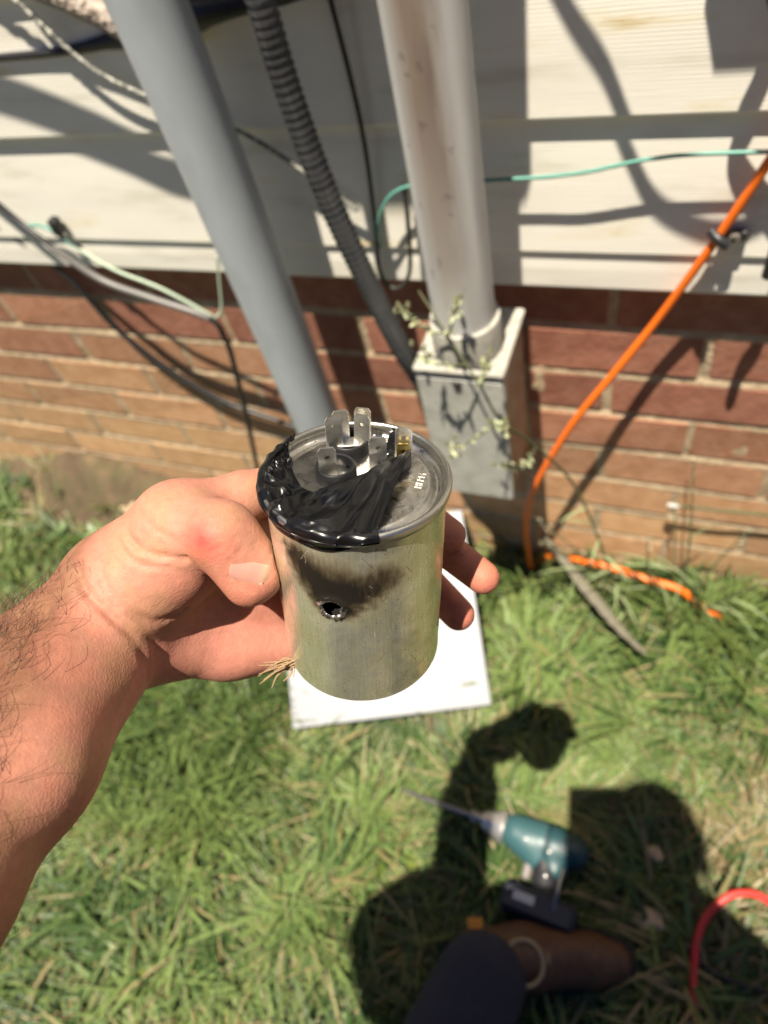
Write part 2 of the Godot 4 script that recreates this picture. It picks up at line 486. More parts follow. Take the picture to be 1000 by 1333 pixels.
func build_siding() -> void:
	var sd := base("vinyl_siding", "cream white vinyl clapboard siding above the bricks", "siding", V(-0.5, 0.6, 0))
	var m := mat(Color.WHITE, 0.5)
	m.albedo_texture = ntex(51, 0.006, [[0.0, lin(0.70, 0.67, 0.57)], [0.3, lin(0.84, 0.815, 0.73)], [0.7, lin(0.88, 0.855, 0.765)], [0.88, lin(0.85, 0.80, 0.65)], [1.0, lin(0.68, 0.57, 0.36)]], 512, 5)
	m.uv1_scale = V(1.6, 7.5, 1)
	m.heightmap_enabled = true; m.heightmap_scale = 0.016
	var img := Image.create(512, 512, false, Image.FORMAT_L8); var nz := noise(55, 1.0, 3)
	for y in 512:
		for x in 512:
			var a := TAU * x / 512.0; var b := TAU * y / 512.0
			var v := 0.5 + 0.5 * sin(y / 512.0 * TAU * 44.0 + 1.3 * nz.get_noise_3d(cos(a) * 1.4, sin(a) * 1.4, sin(b) * 2.0 + 4.0 * cos(b))) * 0.7
			v += 0.35 * nz.get_noise_3d(cos(a) * 0.8 + 9.0, sin(a) * 0.8, y * 0.35)
			img.set_pixel(x, y, g(clampf(v, 0, 1)))
	m.heightmap_texture = ImageTexture.create_from_image(img)
	var rows := [[0.608, 0.046, 0.018, 0.0165]]
	for k in 10: rows.append([0.650 + k * 0.129, 0.135, 0.0197, 0.0122])
	for k in rows.size():
		var r = rows[k]; var mb := MB.new(); var w := 2.5; var y: float = r[0] - 0.6
		var prof := [Vector2(y - 0.0005, 0.004), Vector2(y - 0.001, r[2] - 0.0022), Vector2(y + 0.0002, r[2] - 0.0006), Vector2(y + 0.002, r[2]), Vector2(y + r[1] * 0.5, lerpf(r[2], r[3], 0.5) + 0.0006), Vector2(y + r[1], r[3])]
		for e in prof.size() - 1:
			var a: Vector2 = prof[e]; var b: Vector2 = prof[e + 1]; var nn := V(0, a.y - b.y, b.x - a.x).normalized()
			var f0 := mb.v.size()
			for i in 2:
				var x := -w if i == 0 else w
				mb.vert(V(x, a.x, a.y), nn, Vector2(x + k * 0.37, -(a.x + k * 0.21))); mb.vert(V(x, b.x, b.y), nn, Vector2(x + k * 0.37, -(b.x + k * 0.21)))
			mb.quad(f0, f0 + 1, f0 + 3, f0 + 2)
		obj("board", mb.mesh(), m, sd)
	obj("sheathing", boxm(V(5.0, 1.36, 0.2), 0.001), mat(lin(0.5, 0.47, 0.4), 0.9), sd, V(0, 0.695, -0.097))

func build_services() -> void:
	# grey conduit at the left
	var gp := base("grey_conduit", "thick smooth grey plastic conduit left of the flexible conduit", "conduit", V(-0.403, 0.36, 0.1))
	var gm := mat(lin(0.42, 0.462, 0.495), 0.48)
	gm.albedo_texture = ntex(61, 0.02, [[0.0, g(0.93)], [0.5, g(0.98)], [1.0, g(1.0)]], 256, 3); gm.uv1_scale = V(1, 2.2, 1)
	obj("pipe", tube([V(0, 1.25, 0), V(0, 0.8, 0), V(0, 0.4, 0), V(0, 0.02, 0)], 0.0302, 3, 40), gm, gp)
	obj("elbow", tube([V(0, 0.05, 0), V(0, 0.0, 0), V(0, -0.045, -0.03), V(0, -0.06, -0.11)], 0.0335, 8, 32), gm, gp)
	# white riser pipe
	var wp := base("white_riser_pipe", "weathered white riser pipe with a brown streak standing on the small box", "pipe", V(-0.186, 0.6, 0.1))
	var img := Image.create(512, 1024, true, Image.FORMAT_RGB8)
	var nz := noise(62, 0.012, 5); var n2 := noise(63, 0.06, 3); var n3 := noise(65, 0.02, 4)
	for y in 1024:
		for x in 512:
			var u := x / 512.0; var h := y / 1024.0   # h runs down from the top
			var n := nz.get_noise_2d(x, y * 0.35); var s := n2.get_noise_2d(x * 2.0, y * 0.08)
			var c := Color(0.70, 0.70, 0.69).lerp(Color(0.80, 0.80, 0.79), clampf(0.5 + n * 0.8, 0, 1))
			var mid := absf(u - 0.243 + 0.012 * n) * 9.5
			var k := clampf(1.35 - mid * 1.15 + 0.4 * n + 0.1 * s, 0.0, 1.0) * clampf((0.98 - h) * 8.0, 0.0, 1.0) * clampf(0.35 + 2.0 * (0.93 - h), 0.25, 1.0)
			c = c.lerp(Color(0.52, 0.455, 0.405).lerp(Color(0.45, 0.40, 0.365), clampf(n * 1.2 + 0.3, 0, 1)), k * 0.95)
			var halo := exp(-pow((mid - 1.35) / 0.28, 2.0)) * clampf((0.95 - h) * 8.0, 0.0, 1.0)
			c = c.lerp(Color(0.85, 0.845, 0.83), halo * 0.55)
			if n3.get_noise_2d(x, y) > 0.5: c = c.darkened(0.12)
			img.set_pixel(x, y, c)
	var pm := mat(Color.WHITE, 0.62); pm.albedo_texture = ImageTexture.create_from_image(img); pm.uv1_scale = V(1, 1.6, 1); pm.uv1_offset = V(0, 0.04, 0)
	pm.texture_repeat = true
	obj("pipe", tube([V(0, 0.62, 0), V(0, 0.4, 0), V(0, 0.2, 0), V(0, 0.005, 0)], 0.0302, 3, 48), pm, wp)
	var pale := tri_mat(ntex(64, 0.03, [[0.0, lin(0.24, 0.225, 0.19)], [0.4, lin(0.34, 0.33, 0.29)], [1.0, lin(0.42, 0.41, 0.36)]], 256, 5), 7.0, 0.7, ntex(66, 0.08, []), 0.03)
	obj("collar", lathe([Vector2(0.0302, 0.036), Vector2(0.0345, 0.036), Vector2(0.0352, 0.034), Vector2(0.0352, 0.0), Vector2(0.03, 0.0)], 40), pale, wp)
	# small box
	var bx := base("junction_box", "small grey painted metal box under the white riser pipe", "electrical box", V(-0.188, 0.385, 0.04))
	var bmat := tri_mat(ntex(67, 0.02, [[0.0, lin(0.36, 0.36, 0.325)], [0.5, lin(0.44, 0.44, 0.40)], [1.0, lin(0.50, 0.50, 0.455)]], 256, 5), 6.0, 0.6, ntex(68, 0.05, []), 0.02)
	var bm2 := tri_mat(ntex(69, 0.02, [[0.0, lin(0.30, 0.22, 0.14)], [0.5, lin(0.38, 0.30, 0.2)], [1.0, lin(0.44, 0.38, 0.28)]], 256, 5), 5.0, 0.75)
	obj("body", boxm(V(0.088, 0.205, 0.088), 0.004), bm2, bx, V(0, 0.1025, 0.045))
	obj("cover", boxm(V(0.093, 0.2, 0.007), 0.0025), bmat, bx, V(0, 0.1005, 0.0935))
	obj("lid", boxm(V(0.095, 0.007, 0.1), 0.002), pale, bx, V(0, 0.209, 0.0485))
	obj("latch", boxm(V(0.034, 0.004, 0.012), 0.001), mat(lin(0.05, 0.045, 0.04), 0.8), bx, V(0.012, 0.2142, 0.088))
	obj("screw", lathe([Vector2(0.0001, 0.003), Vector2(0.004, 0.0025), Vector2(0.005, 0.0), Vector2(0.005, -0.001)], 14), mat(lin(0.06, 0.055, 0.05), 0.6, 0.6), bx, V(-0.002, 0.193, 0.097)).rotation.x = PI / 2
	# flexible conduit, a swept tube with turns
	var pts := spline([V(-0.30, 1.22, 0.1), V(-0.306, 1.0, 0.1), V(-0.307, 0.913, 0.1), V(-0.306, 0.85, 0.1), V(-0.298, 0.765, 0.1), V(-0.28, 0.668, 0.1), V(-0.257, 0.573, 0.1), V(-0.243, 0.53, 0.09)], 60)
	var even := PackedVector3Array(); var rad := []; var acc := 0.0
	for i in range(1, pts.size()):
		acc += pts[i].distance_to(pts[i - 1])
		even.append(pts[i]); rad.append(0.0107 + 0.0008 * sin(acc * TAU / 0.0066) + 0.0003 * sin(acc * TAU / 0.0033 + 0.6))
	var fb := MB.new(); tube_into(fb, even, rad, 24)
	var fc := base("flexible_conduit", "dark grey corrugated flexible conduit running down to the small box", "conduit", V(-0.243, 0.52, 0.09))
	var fm := mat(lin(0.085, 0.087, 0.092), 0.6); fm.albedo_texture = ntex(70, 0.05, [[0.0, g(0.7)], [1.0, g(1.0)]])
	var hose := obj("hose", fb.mesh(), fm, fc); hose.position = -fc.position
	obj("connector", tube([V(0.012, -0.016, 0.0), V(-0.003, 0.012, 0.0), V(-0.008, 0.026, 0.002)], 0.0142, 4, 16), fm, fc)
	# boxes above the frame whose shade falls on the siding
	var steel := mat(lin(0.34, 0.35, 0.35), 0.5)
	var mbx := base("meter_box", "grey meter box on the siding above the two vertical pipes", "electrical box", V(-0.305, 1.21, 0.02))
	obj("cabinet", boxm(V(0.315, 0.42, 0.12), 0.006), steel, mbx, V(0, 0.21, 0.062))
	obj("door", boxm(V(0.295, 0.38, 0.006), 0.002), steel, mbx, V(0, 0.21, 0.125))
	var sbx := base("breaker_box", "grey breaker box on the siding at the upper left", "electrical box", V(-0.755, 1.262, 0.02))
	obj("cabinet", boxm(V(0.36, 0.42, 0.08), 0.006), steel, sbx, V(0, 0.21, 0.042))
	obj("door", boxm(V(0.34, 0.38, 0.006), 0.002), steel, sbx, V(0, 0.21, 0.085))
	var dbx := base("switch_box", "rounded grey switch box on the siding at the upper right", "electrical box", V(0.06, 1.05, 0.02))
	obj("cabinet", boxm(V(0.15, 0.2, 0.058), 0.012), steel, dbx, V(0, 0.1, 0.031))
	obj("handle", boxm(V(0.02, 0.06, 0.02), 0.004), mat(lin(0.03, 0.03, 0.03), 0.5), dbx, V(0.05, 0.1, 0.07))

func build_cables() -> void:
	var black := mat(lin(0.018, 0.018, 0.02), 0.42)
	var grey := mat(lin(0.12, 0.115, 0.11), 0.4)
	tag(obj("insulated_line", tube([V(-1.2, 0.86, 0.0175), V(-0.723, 0.86, 0.0175), V(-0.66, 0.86, 0.0175), V(-0.58, 0.861, 0.018), V(-0.51, 0.868, 0.02), V(-0.46, 0.876, 0.027), V(-0.418, 0.884, 0.034), V(-0.355, 0.89, 0.036), V(-0.305, 0.895, 0.036), V(-0.2, 0.92, 0.034)], [0.0036, 0.0036, 0.0036, 0.0036, 0.0036, 0.0036, 0.0036, 0.0036, 0.0038, 0.004, 0.005, 0.006, 0.009, 0.012, 0.016, 0.017, 0.017, 0.016, 0.014, 0.01, 0.008, 0.007, 0.006, 0.006, 0.006, 0.006, 0.006, 0.006], 3, 14), black), "black insulated line passing behind the grey conduit at the top", "pipe")
	var foam := tri_mat(ntex(71, 0.04, [[0.0, lin(0.09, 0.065, 0.05)], [0.35, lin(0.26, 0.21, 0.17)], [0.6, lin(0.42, 0.36, 0.31)], [1.0, lin(0.6, 0.55, 0.5)]], 256, 5), 9.0, 0.95, ntex(72, 0.05, []), 0.6)
	tag(obj("lagged_pipe", tube([V(-0.602, 1.08, 0.027), V(-0.598, 0.98, 0.027), V(-0.578, 0.928, 0.027), V(-0.54, 0.906, 0.027), V(-0.508, 0.889, 0.027), V(-0.476, 0.865, 0.027)], 0.0125, 8, 18), foam), "pipe lagged in flaking pinkish brown foam at the top left", "pipe")
	# beaded old wire
	var pts := spline([V(-0.66, 0.99, 0.035), V(-0.597, 0.91, 0.03), V(-0.568, 0.869, 0.03), V(-0.543, 0.844, 0.03), V(-0.509, 0.825, 0.03), V(-0.45, 0.801, 0.03), V(-0.4, 0.777, 0.03), V(-0.34, 0.73, 0.03), V(-0.31, 0.70, 0.028)], 24)
	var bw := base("old_wire", "thin old wire with peeling white paint crossing behind the grey conduit", "wire", V(-0.31, 0.70, 0.028))
	var b1 := MB.new(); tube_into(b1, pts, 0.0022, 8)
	var wm := tri_mat(ntex(73, 0.03, [[0.0, lin(0.06, 0.06, 0.055)], [0.5, lin(0.1, 0.1, 0.09)], [0.56, lin(0.45, 0.45, 0.4)], [1.0, lin(0.55, 0.55, 0.5)]], 256, 4), 22.0, 0.7)
	obj("core", b1.mesh(), wm, bw).position = -bw.position
	for k in 7:
		var i := 8 + k * 5; var b2 := MB.new()
		tube_into(b2, PackedVector3Array([pts[i], pts[i + 1], pts[i + 2]]), [0.0031, 0.0031], 8)
		obj("bead", b2.mesh(), mat(lin(0.46, 0.45, 0.4), 0.8), bw).position = -bw.position
	# black cable over the bricks at the left
	var bc := base("black_cable", "black cable sagging from the siding down over the left bricks", "cable", V(-0.60, 0.19, 0.05))
	var cp := [V(-0.86, 0.83, 0.035), V(-0.778, 0.711, 0.04), V(-0.73, 0.668, 0.05), V(-0.675, 0.62, 0.055), V(-0.607, 0.594, 0.056), V(-0.537, 0.566, 0.054), V(-0.530, 0.535, 0.052), V(-0.536, 0.495, 0.05), V(-0.562, 0.38, 0.05), V(-0.605, 0.21, 0.05), V(-0.66, 0.02, 0.05)]
	var cs := spline(cp, 8)
	var u := MB.new(); tube_into(u, cs.slice(0, 18), 0.0034, 10)
	obj("sheath", u.mesh(), black, bc).position = -bc.position
	u = MB.new(); tube_into(u, cs.slice(17, 41), 0.0046, 12)
	obj("grey_sleeve", u.mesh(), grey, bc).position = -bc.position
	u = MB.new(); tube_into(u, cs.slice(40), 0.0038, 10)
	obj("sheath", u.mesh(), black, bc).position = -bc.position
	tag(obj("second_black_cable", tube([V(-0.90, 0.74, 0.02), V(-0.79, 0.60, 0.012), V(-0.754, 0.495, 0.012), V(-0.699, 0.415, 0.012), V(-0.627, 0.357, 0.012), V(-0.541, 0.325, 0.012), V(-0.48, 0.30, 0.012)], 0.0044, 8, 10), black), "straight black cable lying against the left bricks down to the grey conduit", "cable")
	var pale := mat(lin(0.36, 0.44, 0.34), 0.5); var teal := mat(lin(0.10, 0.29, 0.235), 0.4)
	var gw := base("green_ground_wire", "thin pale green wire from the siding clip to the black cable", "wire", V(-0.54, 0.55, 0.045))
	obj("strand", tube([V(-0.77, 0.675, 0.028), V(-0.741, 0.675, 0.03), V(-0.708, 0.651, 0.034)], 0.002, 8, 8), teal, gw).position = -gw.position
	obj("strand", tube([V(-0.708, 0.651, 0.034), V(-0.655, 0.625, 0.043), V(-0.595, 0.602, 0.046), V(-0.539, 0.562, 0.045)], 0.0023, 8, 8), pale, gw).position = -gw.position
	obj("strand", tube([V(-0.545, 0.556, 0.045), V(-0.525, 0.568, 0.042), V(-0.514, 0.602, 0.036), V(-0.504, 0.64, 0.03)], 0.0018, 8, 8), pale, gw).position = -gw.position
	var ck := base("cable_clip", "small black clip on the siding holding the pale green wire", "clip", V(-0.722, 0.668, 0.02))
	obj("body", boxm(V(0.012, 0.022, 0.016), 0.003), black, ck, V(0, 0.008, 0.009))
	obj("prong", tube([V(0.002, 0.0, 0.012), V(0.018, -0.014, 0.014), V(0.022, -0.022, 0.014)], 0.0022, 5, 6), black, ck)
	tag(obj("teal_ground_wire", tube([V(-0.296, 0.655, 0.024), V(-0.293, 0.672, 0.03), V(-0.283, 0.70, 0.034), V(-0.265, 0.722, 0.033), V(-0.235, 0.73, 0.031), V(-0.168, 0.733, 0.03), V(-0.126, 0.735, 0.03), V(-0.086, 0.74, 0.031), V(-0.025, 0.752, 0.031), V(0.055, 0.755, 0.031), V(0.2, 0.752, 0.03)], 0.0017, 8, 10), teal), "teal green wire strung along the siding behind the white riser pipe", "wire")
	tag(obj("dark_hanging_wire", tube([V(-0.29, 0.95, 0.03), V(-0.285, 0.80, 0.028), V(-0.292, 0.70, 0.028), V(-0.30, 0.63, 0.03), V(-0.285, 0.61, 0.034), V(-0.265, 0.63, 0.033), V(-0.256, 0.69, 0.032), V(-0.254, 0.73, 0.03)], 0.0024, 8, 8), mat(lin(0.03, 0.03, 0.025), 0.5)), "thin dark wire looped on the siding left of the white riser pipe", "wire")
	# orange extension cord
	var oc := base("orange_cord", "orange extension cord slanting from the siding down into the grass", "cord", V(-0.148, 0.02, 0.04))
	var om := mat(lin(0.80, 0.155, 0.012), 0.42)
	obj("cord", tube([V(0.12, 0.93, 0.033), V(0.054, 0.748, 0.033), V(0.028, 0.676, 0.031), V(-0.008, 0.588, 0.029), V(-0.046, 0.515, 0.039), V(-0.087, 0.437, 0.049), V(-0.124, 0.339, 0.054), V(-0.145, 0.26, 0.053), V(-0.152, 0.178, 0.047), V(-0.152, 0.10, 0.042), V(-0.152, 0.05, 0.033), V(-0.15, 0.022, 0.02)], 0.0042, 8, 12), om, oc).position = -oc.position
	obj("cord", tube([V(-0.15, 0.022, 0.02), V(-0.13, 0.05, 0.012), V(-0.07, 0.085, 0.028), V(-0.02, 0.09, 0.034), V(0.03, 0.088, 0.042), V(0.078, 0.088, 0.05), V(0.115, 0.06, 0.056), V(0.2, 0.02, 0.07)], 0.0055, 8, 12), om, oc).position = -oc.position
	var cl := base("cord_clip", "black clip with a metal nut holding the orange cord to the siding", "clip", V(0.030, 0.678, 0.02))
	obj("band", tube([V(-0.007, 0.006, 0.010), V(0.0, 0.003, 0.017), V(0.008, -0.002, 0.018)], 0.0045, 6, 10), black, cl)
	obj("tab", boxm(V(0.022, 0.012, 0.006), 0.002), black, cl, V(0.012, -0.001, 0.004))
	obj("nut", lathe([Vector2(0.002, 0.006), Vector2(0.0055, 0.006), Vector2(0.006, 0.0), Vector2(0.002, 0.0)], 6), mat(lin(0.25, 0.23, 0.2), 0.5, 0.6), cl, V(0.012, -0.001, 0.007)).rotation.x = PI / 2
	tag(obj("hanging_black_cable", tube([V(0.06, 1.06, 0.05), V(0.034, 0.93, 0.05), V(0.030, 0.873, 0.05), V(0.08, 0.80, 0.05), V(0.085, 0.74, 0.05), V(0.076, 0.70, 0.05), V(0.0745, 0.655, 0.05)], 0.0055, 8, 10), black), "black cable hanging at the right edge from the switch box", "cable")
	tag(obj("looped_cable", tube([V(-0.14, 1.26, 0.1), V(-0.112, 1.20, 0.1), V(-0.084, 1.153, 0.1), V(-0.06, 1.093, 0.1), V(-0.038, 1.046, 0.1), V(-0.01, 1.021, 0.1), V(0.023, 1.01, 0.1), V(0.06, 1.03, 0.1), V(0.09, 1.06, 0.09)], 0.0038, 8, 10), black), "black cable loop hanging from the meter box to the switch box", "cable")
	tag(obj("upper_left_cable", tube([V(-0.95, 1.23, 0.1), V(-0.80, 1.195, 0.1), V(-0.683, 1.155, 0.1), V(-0.60, 1.114, 0.1), V(-0.523, 1.073, 0.1), V(-0.45, 1.05, 0.09)], 0.007, 8, 10), black), "thick black cable sloping under the breaker box to the grey conduit", "cable")

func frame(o: Vector3, x: Vector3, y: Vector3) -> Transform3D:
	var a := x.normalized(); var b := (y - a * y.dot(a)).normalized()
	return Transform3D(Basis(a, b, a.cross(b)), o)

func build_ground_things() -> void:
	# pale sheet metal panel, propped on the foot of the wall
	var A := V(-0.438, 0.036, 0.385); var B := V(-0.145, 0.033, 0.268); var C := V(-0.285, 0.146, 0.014)
	var xd := (B - A).normalized(); var zd := (B - C).normalized()
	var pn := base("metal_panel", "pale white sheet metal panel lying in the grass behind the held capacitor", "panel")
	pn.transform = frame((A + C) * 0.5, xd, zd.cross(xd))
	var L := (B - A).length(); var D := (B - C).length()
	var pm := tri_mat(ntex(81, 0.02, [[0.0, lin(0.155, 0.168, 0.188)], [0.5, lin(0.17, 0.183, 0.204)], [1.0, lin(0.182, 0.196, 0.218)]], 256, 4), 4.0, 0.45)
	obj("sheet", boxm(V(L, 0.003, D), 0.001), pm, pn)
	obj("flange", boxm(V(L, 0.014, 0.003), 0.001), pm, pn, V(0, -0.0085, D * 0.5 - 0.0015))
	obj("flange", boxm(V(0.003, 0.014, D - 0.008), 0.001), pm, pn, V(L * 0.5 - 0.0015, -0.0085, 0))
	obj("flange", boxm(V(0.003, 0.014, D - 0.008), 0.001), pm, pn, V(-L * 0.5 + 0.0015, -0.0085, 0))
	# impact driver lying on its side
	var dr := base("impact_driver", "teal and black cordless impact driver with a long bit lying in the grass", "power tool", V(-0.03, 0.045, 0.446))
	dr.rotation = V(0.0, -0.06, 0.05); dr.scale = Vector3.ONE * 0.9; dr.position.x = -0.042
	var teal := mat(lin(0.03, 0.085, 0.095), 0.42); var blk := mat(lin(0.012, 0.013, 0.016), 0.55); var alu := mat(lin(0.62, 0.6, 0.57), 0.38, 0.85); var steel := mat(lin(0.32, 0.31, 0.3), 0.35, 0.9)
	var none := func(_p): return Color.WHITE
	var mb := MB.new(); sdf_into(mb, [[V(-0.047, 0, 0), V(-0.01, 0, 0), 0.0265, 0.0285, 0.004], [V(-0.03, 0, 0.012), V(-0.012, 0, 0.024), 0.021, 0.018, 0.012]], 0.003, Transform3D.IDENTITY, none)
	obj("front_housing", mb.mesh(), teal, dr)
	mb = MB.new(); sdf_into(mb, [[V(0.008, 0, 0), V(0.034, 0, 0), 0.0285, 0.025, 0.004], [V(0.006, 0, 0.016), V(0.016, 0, 0.03), 0.02, 0.018, 0.01]], 0.003, Transform3D.IDENTITY, none)
	obj("rear_housing", mb.mesh(), mat(lin(0.012, 0.05, 0.06), 0.45), dr)
	var nose := obj("nose", lathe([Vector2(0.002, 0.036), Vector2(0.013, 0.036), Vector2(0.0165, 0.03), Vector2(0.02, 0.014), Vector2(0.0255, 0.006), Vector2(0.026, 0.0), Vector2(0.01, -0.004)], 32), alu, dr, V(-0.066, 0, 0)); nose.rotation.z = PI / 2
	var chk := obj("chuck", lathe([Vector2(0.001, 0.022), Vector2(0.0085, 0.022), Vector2(0.0105, 0.02), Vector2(0.0105, 0.002), Vector2(0.008, -0.002)], 28), steel, dr, V(-0.10, 0, 0)); chk.rotation.z = PI / 2
	var bit := obj("bit", lathe([Vector2(0.0002, 0.126), Vector2(0.002, 0.118), Vector2(0.0032, 0.112), Vector2(0.0032, 0.09), Vector2(0.0042, 0.088), Vector2(0.0042, 0.0)], 12), steel, dr, V(-0.118, 0, 0)); bit.rotation.z = PI / 2
	mb = MB.new(); sdf_into(mb, [[V(0.0, 0, 0.02), V(0.012, 0, 0.065), 0.0185, 0.0165, 0.004], [V(0.008, 0, 0.055), V(0.012, 0, 0.075), 0.017, 0.022, 0.01]], 0.003, Transform3D.IDENTITY, none)
	obj("grip", mb.mesh(), blk, dr)
	for k in 4: obj("vent", boxm(V(0.0022, 0.0016, 0.016), 0.0005), blk, dr, V(0.018 + 0.0045 * k, 0.0262 - 0.0006 * k, 0.0))
	for k in 3: obj("screw", lathe([Vector2(0.0001, 0.0012), Vector2(0.0022, 0.001), Vector2(0.0024, 0.0)], 12), steel, dr, [V(-0.03, 0.0262, 0.008), V(0.006, 0.0275, 0.014), V(0.008, 0.0178, 0.045)][k])
	obj("seam_band", lathe([Vector2(0.0272, 0.0012), Vector2(0.0290, 0.001), Vector2(0.0290, -0.001), Vector2(0.0272, -0.0012)], 36), blk, dr, V(-0.002, 0, 0)).rotation.z = PI / 2
	obj("trigger", boxm(V(0.012, 0.014, 0.026), 0.004), mat(lin(0.2, 0.18, 0.17), 0.5), dr, V(-0.02, 0, 0.045))
	obj("battery", boxm(V(0.105, 0.064, 0.038), 0.007), mat(lin(0.012, 0.014, 0.03), 0.5), dr, V(0.008, 0, 0.088))
	obj("battery_label", boxm(V(0.03, 0.001, 0.012), 0.0003), mat(lin(0.5, 0.5, 0.52), 0.5), dr, V(-0.012, 0.0325, 0.084))
	obj("belt_clip", tube([V(0.03, 0.03, 0.03), V(0.03, 0.036, 0.06), V(0.03, 0.03, 0.085)], 0.0025, 5, 6), steel, dr)
	# red hose
	tag(obj("red_hose", tube([V(0.19, 0.02, 0.75), V(0.165, 0.03, 0.64), V(0.154, 0.03, 0.585), V(0.147, 0.034, 0.53), V(0.151, 0.042, 0.483), V(0.173, 0.05, 0.447), V(0.199, 0.05, 0.433), V(0.225, 0.045, 0.436), V(0.27, 0.03, 0.46), V(0.36, 0.02, 0.5), V(0.5, 0.015, 0.48)], 0.0048, 8, 14), mat(lin(0.5, 0.035, 0.028), 0.38)), "red rubber hose arching out of the grass at the lower right", "hose")
	tag(obj("thin_dark_cord", tube([V(0.12, 0.03, 0.50), V(0.155, 0.034, 0.522), V(0.19, 0.035, 0.53), V(0.23, 0.03, 0.528), V(0.3, 0.02, 0.54)], 0.0028, 6, 8), mat(lin(0.02, 0.018, 0.016), 0.5)), "thin dark cord in the grass beside the red hose", "cord")
	# flat dry stick at the wall foot
	var st := MB.new(); var sp := spline([V(-0.135, 0.118, 0.012), V(-0.10, 0.118, 0.045), V(-0.062, 0.112, 0.082), V(-0.026, 0.104, 0.113), V(0.004, 0.095, 0.138), V(0.044, 0.08, 0.162)], 6)
	for i in sp.size():
		var t := (sp[mini(i + 1, sp.size() - 1)] - sp[maxi(i - 1, 0)]).normalized(); var sd := t.cross(Vector3.UP).normalized(); var w := 0.0085 * sin(PI * clampf(0.12 + 0.8 * float(i) / sp.size(), 0, 1)) + 0.001 * sin(i * 2.1)
		for k in 5:
			var x := (k - 2) * 0.5
			st.vert(sp[i] + sd * w * x + Vector3.UP * 0.004 * (1.0 - x * x), Vector3.UP, Vector2(k * 0.25, i * 0.05))
	for i in sp.size() - 1:
		for k in 4: st.quad(i * 5 + k, i * 5 + k + 1, i * 5 + k + 6, i * 5 + k + 5)
	st.smooth()
	tag(obj("dry_stick", st.mesh(), tri_mat(ntex(83, 0.05, [[0.0, lin(0.07, 0.062, 0.045)], [0.5, lin(0.13, 0.12, 0.085)], [1.0, lin(0.2, 0.185, 0.13)]], 256, 4), 12.0, 0.8)), "flat grey brown dry stick leaning in the grass below the orange cord", "stick")

func leaf_into(mb: MB, root: Vector3, dir: Vector3, up: Vector3, len: float, wid: float, bend: float, col: Color, segs := 4) -> void:
	var d := dir.normalized(); var u := up.normalized(); var sd := d.cross(u).normalized(); u = sd.cross(d).normalized()
	var f0 := mb.v.size()
	for i in segs + 1:
		var t := float(i) / segs
		var c := root + d * len * t * (1.0 - 0.25 * bend * t) - u * len * bend * t * t * 0.7
		var w := wid * (sin(PI * clampf(0.1 + 0.9 * t, 0, 1)) if wid > len * 0.2 else (1.0 - 0.15 * (1.0 - t) - pow(t, 2.5) * 0.85))
		var nn := (u + d * bend * t).normalized()
		mb.vert(c - sd * w * 0.5 + u * w * 0.18, (nn - sd * 0.35).normalized(), Vector2(0, t), col); mb.vert(c, nn, Vector2(0.5, t), col); mb.vert(c + sd * w * 0.5 + u * w * 0.18, (nn + sd * 0.35).normalized(), Vector2(1, t), col)
	for i in segs:
		for k in 2: mb.quad(f0 + i * 3 + k, f0 + i * 3 + k + 1, f0 + i * 3 + k + 4, f0 + i * 3 + k + 3)

func leaf_mat(rough := 0.55, back := 0.5) -> StandardMaterial3D:
	var m := mat(Color.WHITE, rough); m.vertex_color_use_as_albedo = true
	m.backlight_enabled = true; m.backlight = Color(back, back, back * 0.4)
	m.cull_mode = BaseMaterial3D.CULL_DISABLED
	return m

